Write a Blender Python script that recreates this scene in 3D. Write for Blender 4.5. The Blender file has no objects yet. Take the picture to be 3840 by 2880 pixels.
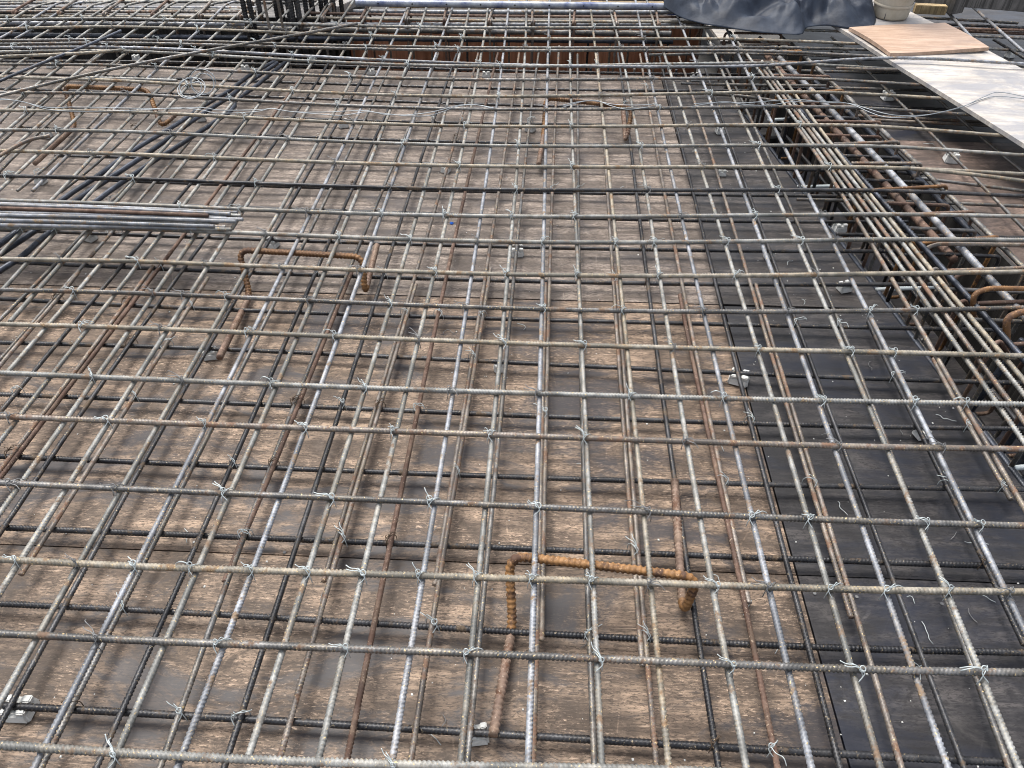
import bpy, bmesh, math, random
import numpy as np
from mathutils import Vector, Matrix, noise
random.seed(7); np.random.seed(7)
sc=bpy.context.scene
col=sc.collection
R=math.radians
# ---------------- camera ----------------
cam=bpy.data.cameras.new('camera'); camo=bpy.data.objects.new('camera',cam); col.objects.link(camo)
cam.sensor_fit='HORIZONTAL'; cam.sensor_width=36.0; cam.lens=36.0*2885.0/3840.0
cam.clip_start=.05; cam.clip_end=600
rx=Vector((0.99908426,0.04251991,0.0047643)); dn=Vector((0.03195305,-0.66743378,-0.7439833)); fw=Vector((-0.02845425,0.74345424,-0.66818123))
m=Matrix(((rx.x,-dn.x,-fw.x,0),(rx.y,-dn.y,-fw.y,0),(rx.z,-dn.z,-fw.z,1.63),(0,0,0,1)))
camo.matrix_world=m; sc.camera=camo
# ---------------- world, sun, exposure ----------------
SUN_EL,SUN_ROT=R(66),R(-35)
w=bpy.data.worlds.new('World'); sc.world=w; w.use_nodes=True
nt=w.node_tree; bg=nt.nodes['Background']
sky=nt.nodes.new('ShaderNodeTexSky'); sky.sky_type='NISHITA'; sky.sun_disc=False
sky.sun_elevation=SUN_EL; sky.sun_rotation=SUN_ROT; sky.air_density=1.0; sky.dust_density=3.0; sky.ozone_density=1.0
hs=nt.nodes.new('ShaderNodeHueSaturation'); hs.inputs['Saturation'].default_value=.38; nt.links.new(sky.outputs[0],hs.inputs['Color']); nt.links.new(hs.outputs[0],bg.inputs[0]); bg.inputs[1].default_value=.125
sl=bpy.data.lights.new('sun','SUN'); sl.energy=1.7; sl.angle=R(30); sl.color=(1,.96,.9)
so=bpy.data.objects.new('sun',sl); col.objects.link(so)
sd=Vector((math.sin(SUN_ROT)*math.cos(SUN_EL),math.cos(SUN_ROT)*math.cos(SUN_EL),math.sin(SUN_EL)))
so.rotation_euler=sd.to_track_quat('Z','Y').to_euler(); so.location=sd*20
vs=sc.view_settings; vs.view_transform='Standard'; vs.look='None'; vs.gamma=1; vs.exposure=1.18; vs.use_curve_mapping=False
sc.cycles.filter_width=1.0; sc.cycles.max_bounces=6; sc.cycles.diffuse_bounces=3; sc.cycles.glossy_bounces=3
# ---------------- data: world coordinates in metres ----------------
BARS=[
('b1','UT',.015,'-1.466,.5807,.1765 -.966,.5723,.1765 -.7896,.5693,.1765 -.6131,.5675,.1765 -.4366,.5678,.1765 -.2602,.5702,.1765 -.0837,.5743,.1765 .0928,.5791,.1765 .2693,.5828,.1765 .4457,.583,.1765 .7957,.5835,.1765'),
('b2','UT',.015,'-1.588,.7987,.1765 -1.088,.7945,.1765 -.8272,.7922,.1765 -.5665,.7927,.1765 -.3057,.7938,.1765 -.0449,.7944,.1765 .2159,.7942,.1765 .4767,.7941,.1765 .7375,.796,.1765 .9983,.8027,.1765 1.4983,.8154,.1765'),
('b3','UT',.015,'-1.6859,.9798,.1765 -1.1859,.9732,.1765 -.9023,.9695,.1765 -.6187,.9705,.1765 -.3352,.9732,.1765 -.0516,.9758,.1765 .232,.9776,.1765 .5155,.9794,.1765 .7991,.9833,.1765 1.0827,.9926,.1765 1.5827,1.009,.1765'),
('b4','UT',.015,'-1.8067,1.2014,.1765 -1.3067,1.1936,.1765 -.9979,1.1888,.1765 -.689,1.1857,.1765 -.3802,1.1828,.1765 -.0714,1.1796,.1765 .2375,1.176,.1765 .5463,1.173,.1765 .8551,1.1721,.1765 1.164,1.1756,.1765 1.664,1.1813,.1765'),
('b5','UT',.015,'-1.9314,1.425,.1765 -1.4314,1.4212,.1765 -1.093,1.4186,.1765 -.7545,1.4171,.1765 -.416,1.4159,.1765 -.0776,1.4148,.1765 .2609,1.4142,.1765 .5993,1.4151,.1765 .9378,1.4191,.1765 1.2763,1.4283,.1765 1.7763,1.4419,.1765'),
('b6','UT',.015,'-2.0268,1.6035,.1765 -1.5268,1.5952,.1765 -1.1669,1.5893,.1765 -.8069,1.5844,.1765 -.4469,1.5813,.1765 -.0869,1.5805,.1765 .2731,1.5821,.1765 .6331,1.5862,.1765 .9931,1.5927,.1765 1.353,1.6012,.1765 1.853,1.6131,.1765'),
('b7','UT',.015,'-2.1492,1.8172,.1765 -1.6492,1.8185,.1765 -1.2621,1.8196,.1765 -.8751,1.8133,.1765 -.488,1.806,.1765 -.1009,1.8013,.1765 .2862,1.8012,.1765 .6733,1.8053,.1765 1.0604,1.8111,.1765 1.4475,1.8138,.1765 1.9475,1.8173,.1765'),
('b8','UT',.015,'-2.2466,1.9912,.1765 -1.7466,1.9962,.1765 -1.3338,2.0003,.1765 -.9209,1.9918,.1765 -.5081,1.9812,.1765 -.0952,1.976,.1765 .3177,1.981,.1765 .7305,1.9977,.1765 1.1434,2.025,.1765 1.5562,2.0586,.1765 2.0562,2.0993,.1765'),
('b9','UT',.015,'-2.3449,2.1656,.1765 -1.8449,2.1753,.1765 -1.408,2.1838,.1765 -.9712,2.1769,.1765 -.5343,2.1686,.1765 -.0974,2.1682,.1765 .3394,2.1804,.1765 .7763,2.2052,.1765 1.2131,2.238,.1765 1.65,2.2697,.1765 2.15,2.306,.1765'),
('b10','UT',.015,'-2.457,2.3641,.1765 -1.957,2.3799,.1765 -1.4945,2.3944,.1765 -1.032,2.3849,.1765 -.5695,2.3737,.1765 -.107,2.3743,.1765 .3554,2.3924,.1765 .8179,2.4248,.1765 1.2804,2.4601,.1765 1.7429,2.4787,.1765 2.2429,2.4987,.1765'),
('b11','UT',.015,'-2.5636,2.5801,.1765 -2.0636,2.5743,.1765 -1.5783,2.5687,.1765 -1.093,2.5537,.1765 -.6077,2.5452,.1765 -.1224,2.5521,.1765 .3629,2.5756,.1765 .8482,2.6098,.1765 1.3335,2.6414,.1765 1.8188,2.6497,.1765 2.3188,2.6582,.1765'),
('b12','UT',.015,'-2.6715,2.7685,.1765 -2.1715,2.7712,.1765 -1.6637,2.7741,.1765 -1.1559,2.7617,.1765 -.6481,2.7534,.1765 -.1403,2.7592,.1765 .3674,2.7803,.1765 .8752,2.8088,.1765 1.383,2.8277,.1765 1.8908,2.8109,.1765 2.3908,2.7944,.1765'),
('b13','UT',.015,'-2.7926,2.9942,.1765 -2.2926,2.9921,.1765 -1.7593,2.9899,.1765 -1.2259,2.9695,.1765 -.6925,2.9547,.1765 -.1591,2.958,.1765 .3743,2.9804,.1765 .9077,3.0115,.1765 1.4411,3.0292,.1765 1.9745,3.0001,.1765 2.4745,2.9728,.1765'),
('b14','UT',.015,'-2.9041,3.187,.1765 -2.4041,3.1968,.1765 -1.8468,3.2077,.1765 -1.2896,3.1801,.1765 -.7323,3.1541,.1765 -.175,3.1518,.1765 .3822,3.1768,.1765 .9395,3.2144,.1765 1.4968,3.2319,.1765 2.0541,3.178,.1765 2.5541,3.1297,.1765'),
('b15','UT',.015,'-3.0195,3.3937,.1765 -2.5195,3.4065,.1765 -1.948,3.4211,.1765 -1.3765,3.3866,.1765 -.805,3.3537,.1765 -.2335,3.3499,.1765 .3381,3.3799,.1765 .9096,3.4251,.1765 1.4811,3.4441,.1765 2.0526,3.3723,.1765 2.4026,3.3283,.1765'),
('b16','UT',.015,'-3.1323,3.5989,.1765 -2.6323,3.6124,.1765 -2.0538,3.6281,.1765 -1.4753,3.5872,.1765 -.8968,3.5465,.1765 -.3183,3.5379,.1765 .2603,3.5688,.1765 .8388,3.6215,.1765 1.4173,3.6537,.1765 1.9958,3.5984,.1765 2.3458,3.5649,.1765'),
('b17','UT',.015,'-3.241,3.8192,.1765 -2.741,3.8092,.1765 -2.1555,3.7975,.1765 -1.5699,3.7407,.1765 -.9843,3.694,.1765 -.3987,3.6876,.1765 .1869,3.7265,.1765 .7725,3.7908,.1765 1.3581,3.8354,.1765 1.9437,3.7902,.1765 2.2937,3.7632,.1765'),
('b18','UT',.015,'-3.3381,3.9714,.1765 -2.8381,3.986,.1765 -2.2455,4.0032,.1765 -1.6529,3.9601,.1765 -1.0603,3.9155,.1765 -.4676,3.9031,.1765 .125,3.9312,.1765 .7176,3.9826,.1765 1.3103,4.0148,.1765 1.9029,3.9598,.1765 2.2529,3.9273,.1765'),
('b19','UT',.015,'-3.4384,4.1211,.1765 -2.9384,4.1643,.1765 -2.3418,4.2159,.1765 -1.7453,4.1728,.1765 -1.1488,4.1157,.1765 -.5522,4.0932,.1765 .0443,4.1209,.1765 .6408,4.182,.1765 1.2374,4.2271,.1765 1.8339,4.1742,.1765 2.1839,4.1432,.1765'),
('b20','UT',.015,'-3.4743,4.2042,.176 -2.9743,4.2329,.176 -2.2926,4.2721,.176 -1.6108,4.227,.176 -.9291,4.1653,.176 -.2473,4.1288,.176 .4345,4.1325,.176 1.1162,4.1649,.1836 1.798,4.1885,.2279 2.4797,4.1388,.228 2.9797,4.1024,.228'),
('b21','UT',.015,'-3.5021,4.2371,.1765 -3.0021,4.2833,.1765 -2.4008,4.3389,.1765 -1.7995,4.3379,.1765 -1.1982,4.3253,.1765 -.5969,4.3275,.1765 .0044,4.3525,.1765 .6057,4.3891,.1765 1.207,4.4081,.1765 1.8083,4.3613,.1765 2.1583,4.3341,.1765'),
('b22','UT',.015,'-3.5324,4.2993,.1765 -3.0324,4.3417,.1765 -2.4309,4.3926,.1765 -1.8293,4.3896,.1765 -1.2278,4.3741,.1765 -.6262,4.3722,.1765 -.0246,4.394,.1765 .5769,4.4341,.1765 1.1785,4.4715,.1765 1.7801,4.4694,.1765 2.1301,4.4682,.1765'),
('b23','UT',.015,'-3.6435,4.4832,.1765 -3.1435,4.5402,.1765 -2.5304,4.6101,.1765 -1.9173,4.5951,.1765 -1.3042,4.5572,.1765 -.6911,4.5352,.1765 -.078,4.5444,.1765 .535,4.5767,.1765 1.1481,4.6009,.1765 1.7612,4.5622,.1765 2.1112,4.5401,.1765'),
('b24','UT',.015,'-3.7302,4.6476,.1765 -3.2302,4.6983,.1765 -2.6144,4.7606,.1765 -1.9986,4.7497,.1765 -1.3828,4.7214,.1765 -.7671,4.7104,.1765 -.1513,4.7296,.1765 .4645,4.7704,.1765 1.0802,4.8029,.1765 1.696,4.7753,.1765 2.046,4.7596,.1765'),
('l1','LT',.0146,'-1.5721,.7117,.0345 -1.0721,.7078,.0345 -.812,.7057,.0345 -.5519,.7028,.0345 -.2918,.6992,.0345 -.0317,.6954,.0345 .2284,.6917,.0345 .4884,.6884,.0345 .7485,.6858,.0345 1.0086,.6843,.0345 1.5086,.6813,.0345'),
('l2','LT',.0146,'-1.7157,.9493,.0345 -1.2157,.9468,.0345 -.9241,.9453,.0345 -.6324,.9409,.0345 -.3408,.9351,.0345 -.0492,.9291,.0345 .2424,.9242,.0345 .534,.9217,.0345 .8257,.9231,.0345 1.1173,.9295,.0345 1.6173,.9405,.0345'),
('l3','LT',.0146,'-1.8296,1.1641,.0345 -1.3296,1.1631,.0345 -1.0108,1.1624,.0345 -.6921,1.1614,.0345 -.3733,1.1603,.0345 -.0545,1.1593,.0345 .2643,1.1588,.0345 .5831,1.1589,.0345 .9018,1.1598,.0345 1.2206,1.1618,.0345 1.7206,1.165,.0345'),
('l4','LT',.0146,'-1.9858,1.4093,.0345 -1.4858,1.4042,.0345 -1.1335,1.4007,.0345 -.7812,1.3978,.0345 -.4288,1.3959,.0345 -.0765,1.3954,.0345 .2759,1.3967,.0345 .6282,1.4001,.0345 .9806,1.4061,.0345 1.3329,1.4148,.0345 1.8329,1.4273,.0345'),
('l5','LT',.0146,'-2.123,1.6568,.0345 -1.623,1.654,.0345 -1.2404,1.6519,.0345 -.8578,1.6475,.0345 -.4752,1.6421,.0345 -.0926,1.6372,.0345 .29,1.6342,.0345 .6726,1.6345,.0345 1.0552,1.6395,.0345 1.4378,1.6505,.0345 1.9378,1.6649,.0345'),
('l6','LT',.0146,'-2.2571,1.8946,.0345 -1.7571,1.8987,.0345 -1.3463,1.902,.0345 -.9355,1.8984,.0345 -.5247,1.89,.0345 -.1139,1.8792,.0345 .2968,1.8682,.0345 .7076,1.8592,.0345 1.1184,1.8544,.0345 1.5292,1.8562,.0345 2.0292,1.8584,.0345'),
('l7','LT',.0146,'-2.3882,2.1561,.0345 -1.8882,2.1379,.0345 -1.4538,2.1222,.0345 -1.0194,2.1124,.0345 -.5851,2.1077,.0345 -.1507,2.1071,.0345 .2837,2.1096,.0345 .7181,2.1143,.0345 1.1525,2.1201,.0345 1.5868,2.1262,.0345'),
('l8','LT',.0146,'-2.4032,2.3827,.0345 -1.9032,2.367,.0345 -1.479,2.3537,.0345 -1.0548,2.3438,.0345 -.6306,2.338,.0345 -.2064,2.3371,.0345 .2178,2.3418,.0345 .6419,2.3527,.0345 1.0661,2.3706,.0345 1.4903,2.3961,.0345'),
('l9','LT',.0146,'-3.1018,2.6139,.0345 -1.9018,2.589,.0345 -1.487,2.5804,.0345 -1.0721,2.5736,.0345 -.6572,2.5693,.0345 -.2423,2.5683,.0345 .1726,2.5714,.0345 .5875,2.5794,.0345 1.0024,2.5931,.0345 1.4172,2.6133,.0345'),
('l10','LT',.0146,'-3.1865,2.828,.0345 -1.9865,2.8244,.0345 -1.5505,2.8231,.0345 -1.1145,2.8175,.0345 -.6785,2.8103,.0345 -.2425,2.8041,.0345 .1934,2.8015,.0345 .6294,2.8052,.0345 1.0654,2.8178,.0345 1.5014,2.8419,.0345'),
('l11','LT',.0146,'-2.7277,3.0649,.0345 -2.2277,3.0427,.0345 -1.7644,3.0221,.0345 -1.301,3.0101,.0345 -.8377,3.0055,.0345 -.3743,3.0071,.0345 .0891,3.0135,.0345 .5524,3.0235,.0345 1.0158,3.036,.0345 1.4791,3.0495,.0345'),
('l12','LT',.0146,'-2.2369,3.2476,.0345 -1.0369,3.2538,.0345 -.6929,3.2555,.0345 -.349,3.2608,.0345 -.0051,3.2679,.0345 .3388,3.2753,.0345 .6828,3.2814,.0345 1.0267,3.2844,.0345 1.3706,3.2829,.0345 1.7145,3.2752,.0345'),
('l13','LT',.0146,'-2.5795,3.5399,.0345 -1.3795,3.5115,.0345 -1.0721,3.5042,.0345 -.7647,3.4971,.0345 -.4573,3.4917,.0345 -.1499,3.4897,.0345 .1575,3.4926,.0345 .4649,3.502,.0345 .7723,3.5196,.0345 1.0797,3.5468,.0345'),
('l14','LT',.0146,'-2.6433,3.7844,.0345 -1.4433,3.7292,.0345 -1.1227,3.7145,.0345 -.8021,3.7076,.0345 -.4815,3.7072,.0345 -.1609,3.7119,.0345 .1597,3.7201,.0345 .4803,3.7306,.0345 .8009,3.7418,.0345 1.1215,3.7524,.0345'),
('l15','LT',.0146,'-3.1639,4.0217,.0345 -1.9639,3.9947,.0345 -1.5723,3.986,.0345 -1.1806,3.9736,.0345 -.789,3.9607,.0345 -.3973,3.95,.0345 -.0056,3.9445,.0345 .386,3.947,.0345 .7777,3.9606,.0345 1.1693,3.9879,.0345'),
('l16','LT',.0146,'-3.2446,4.2502,.0345 -2.0446,4.211,.0345 -1.6369,4.1977,.0345 -1.2292,4.1851,.0345 -.8215,4.1749,.0345 -.4138,4.1689,.0345 -.0061,4.1689,.0345 .4016,4.1767,.0345 .8093,4.194,.0345 1.217,4.2227,.0345'),
('l17','LT',.0146,'-3.6402,4.3954,.0345 -3.1402,4.4221,.0345 -2.5897,4.4515,.0345 -2.0391,4.4617,.0345 -1.4886,4.4586,.0345 -.938,4.4484,.0345 -.3874,4.4369,.0345 .1631,4.4301,.0345 .7137,4.4342,.0345 1.2642,4.4551,.0345'),
('r1','LT',.0146,'1.279,4.5277,.0345 1.3725,4.5268,.0345 1.466,4.5259,.0345 1.5595,4.5251,.0345 1.653,4.5242,.0345 1.7465,4.5233,.0345 1.84,4.5225,.0345 1.9335,4.5216,.0345 2.027,4.5207,.0345'),
('r2','LT',.0146,'1.3179,4.286,.0345 1.4155,4.2835,.0345 1.513,4.281,.0345 1.6106,4.2785,.0345 1.7081,4.2761,.0345 1.8057,4.2736,.0345 1.9032,4.2711,.0345 2.0008,4.2686,.0345 2.0983,4.2661,.0345'),
('r3','LT',.0146,'1.2972,4.0804,.0345 1.3987,4.0675,.0345 1.5001,4.0558,.0345 1.6016,4.0455,.0345 1.703,4.0365,.0345 1.8045,4.0287,.0345 1.9059,4.0223,.0345 2.0074,4.0172,.0345 2.1089,4.0134,.0345'),
('r4','LT',.0146,'1.5795,3.904,.0345 1.6835,3.8983,.0345 1.7875,3.892,.0345 1.8915,3.8851,.0345 1.9954,3.8777,.0345 2.0994,3.8697,.0345 2.2034,3.8612,.0345 2.3074,3.8521,.0345 2.4114,3.8424,.0345 2.9114,3.7958,.0345'),
('r5','LT',.0146,'1.6649,3.8585,.0345 1.7416,3.853,.0345 1.8183,3.8475,.0345 1.8951,3.842,.0345 1.9718,3.8365,.0345 2.0486,3.831,.0345 2.1253,3.8255,.0345 2.202,3.82,.0345 2.2788,3.8145,.0345'),
('r6','LT',.0146,'1.0917,3.0053,.0345 1.2095,3.0077,.0345 1.3274,3.009,.0345 1.4452,3.0092,.0345 1.5631,3.0083,.0345 1.6809,3.0064,.0345 1.7988,3.0033,.0345 1.9167,2.9993,.0345 2.0345,2.9941,.0345 2.5345,2.9722,.0345'),
('r7','LT',.0146,'1.1827,2.7277,.0345 1.275,2.7291,.0345 1.3673,2.7305,.0345 1.4596,2.7319,.0345 1.5519,2.7333,.0345 1.6441,2.7347,.0345 1.7364,2.736,.0345 1.8287,2.7373,.0345 1.921,2.7387,.0345 2.421,2.7458,.0345'),
('r8','LT',.0146,'1.6457,3.2383,.0345 1.702,3.2251,.0345 1.7583,3.2119,.0345 1.8146,3.1987,.0345 1.871,3.1856,.0345 1.9273,3.1724,.0345 1.9836,3.1592,.0345 2.0399,3.146,.0345 2.0962,3.1329,.0345 2.5962,3.0159,.0345'),
('r9','LT',.0146,'.5732,4.3934,.15 .731,4.4127,.15 .8888,4.4275,.15 1.0466,4.4376,.15 1.2044,4.4432,.15 1.3622,4.4441,.15 1.52,4.4405,.15 1.6778,4.4322,.15 1.8356,4.4194,.15'),
('r10','LT',.0146,'.7019,3.986,.15 .7938,3.9836,.15 .8857,3.9822,.15 .9776,3.9818,.15 1.0695,3.9825,.15 1.1614,3.9842,.15 1.2533,3.9869,.15 1.3452,3.9906,.15 1.4371,3.9953,.15'),
('r11','LT',.0146,'.8457,3.8488,.15 .8844,3.8471,.15 .9231,3.8431,.15 .9618,3.8369,.15 1.0005,3.8283,.15 1.0392,3.8174,.15 1.0779,3.8042,.15 1.1166,3.7887,.15 1.1553,3.7709,.15'),
('Uv','UL',.0132,'-1.1565,.5347,.1625 -1.1508,.8847,.1625 -1.1436,1.3233,.1625 -1.1364,1.7618,.1625 -1.1293,2.2003,.1625 -1.1224,2.6389,.1625 -1.1159,3.0774,.1625 -1.1099,3.5159,.1625 -1.1046,3.9545,.1625 -1.1001,4.393,.1625 -1.0965,4.8315,.1625 -1.0941,5.2701,.1625 -1.0913,5.7701,.1625'),
('Ua','UL',.0132,'-1.0249,.306,.1625 -1.0187,.656,.1625 -1.0105,1.118,.1625 -1.0021,1.5801,.1625 -.9939,2.0421,.1625 -.9867,2.5041,.1625 -.981,2.9661,.1625 -.9775,3.4282,.1625 -.9768,3.8902,.1625 -.9794,4.3522,.1625 -.9861,4.8142,.1625 -.9973,5.2763,.1625 -1.0095,5.7763,.1625'),
('Ub','UL',.0132,'-.8981,.1923,.1625 -.8914,.5423,.1625 -.8823,1.0164,.1625 -.8748,1.4906,.1625 -.8689,1.9647,.1625 -.8644,2.4389,.1625 -.8614,2.913,.1625 -.8598,3.3872,.1625 -.8594,3.8613,.1625 -.8602,4.3355,.1625 -.8621,4.8096,.1625 -.8651,5.2838,.1625 -.8683,5.7838,.1625'),
('Uc','UL',.0132,'-.7595,.2026,.1625 -.7515,.5526,.1625 -.7407,1.0265,.1625 -.7316,1.5003,.1625 -.7245,1.9741,.1625 -.7196,2.4479,.1625 -.7172,2.9218,.1625 -.7175,3.3956,.1625 -.721,3.8694,.1625 -.7278,4.3432,.1625 -.7382,4.8171,.1625 -.7526,5.2909,.1625 -.7677,5.7909,.1625'),
('Ud','UL',.0132,'-.6404,.2039,.1625 -.63,.5539,.1625 -.6161,1.0286,.1625 -.6063,1.5033,.1625 -.6,1.9781,.1625 -.5962,2.4528,.1625 -.5943,2.9275,.1625 -.5932,3.4022,.1625 -.5923,3.8769,.1625 -.5906,4.3517,.1625 -.5874,4.8264,.1625 -.5818,5.3011,.1625 -.5758,5.8011,.1625'),
('Ue','UL',.0132,'-.5058,.578,.1625 -.491,1.0509,.1625 -.4787,1.5239,.1625 -.4691,1.9968,.1625 -.4623,2.4697,.1625 -.4582,2.9426,.1625 -.4571,3.4156,.1625 -.4588,3.8885,.1625 -.4636,4.3614,.1625 -.4714,4.8344,.1625 -.4823,5.3073,.1625 -.4939,5.8073,.1625'),
('Uf','UL',.0132,'-.381,.2296,.1625 -.3755,.5796,.1625 -.368,1.053,.1625 -.3603,1.5265,.1625 -.3531,1.9999,.1625 -.3469,2.4733,.1625 -.3424,2.9468,.1625 -.3403,3.4202,.1625 -.3411,3.8937,.1625 -.3455,4.3671,.1625 -.3541,4.8405,.1625 -.3676,5.314,.1625 -.3819,5.814,.1625'),
('Ug','UL',.0132,'-.244,.2316,.1625 -.2391,.5816,.1625 -.2326,1.0556,.1625 -.2273,1.5296,.1625 -.2233,2.0036,.1625 -.2206,2.4775,.1625 -.2194,2.9515,.1625 -.2197,3.4255,.1625 -.2215,3.8995,.1625 -.225,4.3735,.1625 -.2301,4.8475,.1625 -.2371,5.3215,.1625 -.2444,5.8215,.1625'),
('Uh','UL',.0132,'-.1165,.2331,.1625 -.1131,.5831,.1625 -.1086,1.0576,.1625 -.1046,1.5321,.1625 -.1012,2.0066,.1625 -.099,2.4811,.1625 -.0981,2.9557,.1625 -.0989,3.4302,.1625 -.1017,3.9047,.1625 -.1069,4.3792,.1625 -.1147,4.8538,.1625 -.1255,5.3283,.1625 -.1369,5.8283,.1625'),
('Ui','UL',.0132,'.0098,.2345,.1625 .012,.5845,.1625 .0149,1.0597,.1625 .0168,1.535,.1625 .0178,2.0102,.1625 .0183,2.4855,.1625 .0185,2.9607,.1625 .0185,3.436,.1625 .0187,3.9112,.1625 .0193,4.3865,.1625 .0204,4.8617,.1625 .0224,5.337,.1625 .0245,5.837,.1625'),
('Uj','UL',.0132,'.1491,.2384,.1625 .1474,.5884,.1625 .145,1.064,.1625 .1423,1.5397,.1625 .1396,2.0153,.1625 .1374,2.4909,.1625 .136,2.9666,.1625 .1358,3.4422,.1625 .1372,3.9179,.1625 .1405,4.3935,.1625 .1463,4.8691,.1625 .1549,5.3448,.1625 .1639,5.8448,.1625'),
('Uk','UL',.0132,'.2681,.2459,.1625 .2703,.5959,.1625 .2732,1.0715,.1625 .2757,1.5472,.1625 .2778,2.0228,.1625 .2794,2.4985,.1625 .2805,2.9741,.1625 .2812,3.4498,.1625 .2815,3.9254,.1625 .2813,4.4011,.1625 .2807,4.8767,.1625 .2797,5.3523,.1625 .2786,5.8523,.1625'),
('Ul','UL',.0132,'.4163,.2502,.1625 .4127,.6002,.1625 .4077,1.076,.1625 .408,1.5519,.1625 .4118,2.0278,.1625 .4173,2.5036,.1625 .4228,2.9795,.1625 .4265,3.4554,.1625 .4268,3.9312,.1625 .4217,4.4071,.1625 .4097,4.883,.1625 .3889,5.3588,.1625 .367,5.8588,.1625'),
('Um','UL',.0132,'.5324,.2555,.1625 .5324,.6055,.1625 .5324,1.082,.1625 .5328,1.5584,.1625 .5338,2.0349,.1625 .5355,2.5114,.1625 .5383,2.9879,.1625 .5423,3.4643,.1625 .5477,3.9408,.1625 .5548,4.4173,.1625 .5638,4.8937,.1625 .5749,5.3702,.1625 .5865,5.8702,.1625'),
('Un','UL',.0132,'.6554,.2612,.1625 .6594,.6112,.1625 .665,1.0875,.1625 .6682,1.5638,.1625 .6693,2.0401,.1625 .6687,2.5164,.1625 .6667,2.9927,.1625 .6636,3.469,.1625 .6597,3.9453,.1625 .6554,4.4216,.1625 .6511,4.8979,.1625 .6469,5.3742,.1625 .6425,5.8742,.1625'),
('Uo','UL',.0132,'.781,.2667,.1625 .784,.6167,.1625 .788,1.0715,.1625 .7925,1.5263,.1625 .7972,1.9811,.1625 .8018,2.4359,.1625 .8058,2.8907,.1625 .8089,3.3455,.1625 .8108,3.8003,.1625 .8109,4.2551,.1625 .8091,4.7099,.1625 .8048,5.1647,.1625'),
('Up','UL',.0132,'.9073,.2725,.1625 .9148,.6225,.1625 .9241,1.0592,.1625 .9293,1.4959,.1625 .9316,1.9326,.1625 .9317,2.3693,.1625 .9308,2.806,.1625 .9298,3.2427,.1625 .9297,3.6794,.1625 .9314,4.1161,.1625 .936,4.5528,.1625 .9443,4.9895,.1625'),
('Uq','UL',.0132,'1.0469,.551,.1625 1.0515,.901,.1625 1.0567,1.3018,.1625 1.0593,1.7027,.1625 1.0599,2.1035,.1625 1.0594,2.5043,.1625 1.0583,2.9051,.1625 1.0574,3.3059,.1625 1.0575,3.7067,.1625 1.0592,4.1075,.1625 1.0634,4.5083,.1625 1.0706,4.9091,.1625'),
('Ur','UL',.0132,'1.2034,.8923,.1625 1.2003,1.2423,.1625 1.1983,1.463,.1625 1.1977,1.6837,.1625 1.1979,1.9044,.1625 1.1981,2.1251,.1625 1.1977,2.3458,.1625 1.196,2.5665,.1625 1.1923,2.7871,.1625 1.1859,3.0078,.1625 1.1762,3.2285,.1625 1.1624,3.4492,.1625'),
('Uw','UL',.0132,'-1.2766,.7602,.1625 -1.268,1.1102,.1625 -1.2577,1.5254,.1625 -1.2496,1.9406,.1625 -1.2434,2.3558,.1625 -1.2389,2.771,.1625 -1.2357,3.1863,.1625 -1.2335,3.6015,.1625 -1.2321,4.0167,.1625 -1.2311,4.4319,.1625 -1.2302,4.8471,.1625 -1.2292,5.2624,.1625 -1.228,5.7624,.1625'),
('Ux','UL',.0132,'-1.4045,.9917,.1625 -1.3948,1.3417,.1625 -1.3839,1.7328,.1625 -1.3742,2.124,.1625 -1.3661,2.5151,.1625 -1.3598,2.9063,.1625 -1.3558,3.2974,.1625 -1.3545,3.6886,.1625 -1.3561,4.0797,.1625 -1.3612,4.4709,.1625 -1.37,4.862,.1625 -1.3829,5.2532,.1625 -1.3994,5.7532,.1625'),
('Uy','UL',.0132,'-1.5207,1.6125,.1625 -1.5071,1.9762,.1625 -1.4983,2.3398,.1625 -1.4928,2.7035,.1625 -1.4895,3.0671,.1625 -1.4873,3.4308,.1625 -1.4847,3.7944,.1625 -1.4807,4.1581,.1625 -1.4739,4.5217,.1625 -1.4632,4.8854,.1625 -1.4473,5.249,.1625 -1.4254,5.749,.1625'),
('Uz','UL',.0132,'-1.6397,1.849,.1625 -1.6375,2.1765,.1625 -1.6341,2.504,.1625 -1.6299,2.8315,.1625 -1.6249,3.159,.1625 -1.6194,3.4865,.1625 -1.6136,3.814,.1625 -1.6075,4.1415,.1625 -1.6015,4.4691,.1625 -1.5957,4.7966,.1625 -1.5904,5.1241,.1625'),
('UA','UL',.0132,'-1.7522,1.6558,.1625 -1.7549,2.0058,.1625 -1.7574,2.3285,.1625 -1.7614,2.6512,.1625 -1.7657,2.9739,.1625 -1.7692,3.2966,.1625 -1.7708,3.6193,.1625 -1.7695,3.942,.1625 -1.764,4.2647,.1625 -1.7532,4.5874,.1625 -1.736,4.9101,.1625 -1.7113,5.2328,.1625 -1.6731,5.7328,.1625'),
('UB','UL',.0132,'-1.871,1.8809,.1625 -1.8787,2.2309,.1625 -1.8849,2.5163,.1625 -1.8908,2.8017,.1625 -1.8959,3.0871,.1625 -1.8997,3.3725,.1625 -1.9018,3.6579,.1625 -1.9017,3.9433,.1625 -1.8991,4.2287,.1625 -1.8934,4.5141,.1625 -1.8842,4.7995,.1625 -1.8711,5.0849,.1625'),
('UC','UL',.0132,'-1.9961,2.679,.1625 -2.0031,2.9233,.1625 -2.0081,3.1676,.1625 -2.0114,3.412,.1625 -2.0132,3.6563,.1625 -2.0138,3.9006,.1625 -2.0135,4.1449,.1625 -2.0126,4.3893,.1625 -2.0113,4.6336,.1625 -2.0099,4.8779,.1625 -2.0087,5.1222,.1625 -1.9387,5.1922,.1645 -1.7587,5.2422,.1665 -1.2087,5.3222,.1625'),
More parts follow.
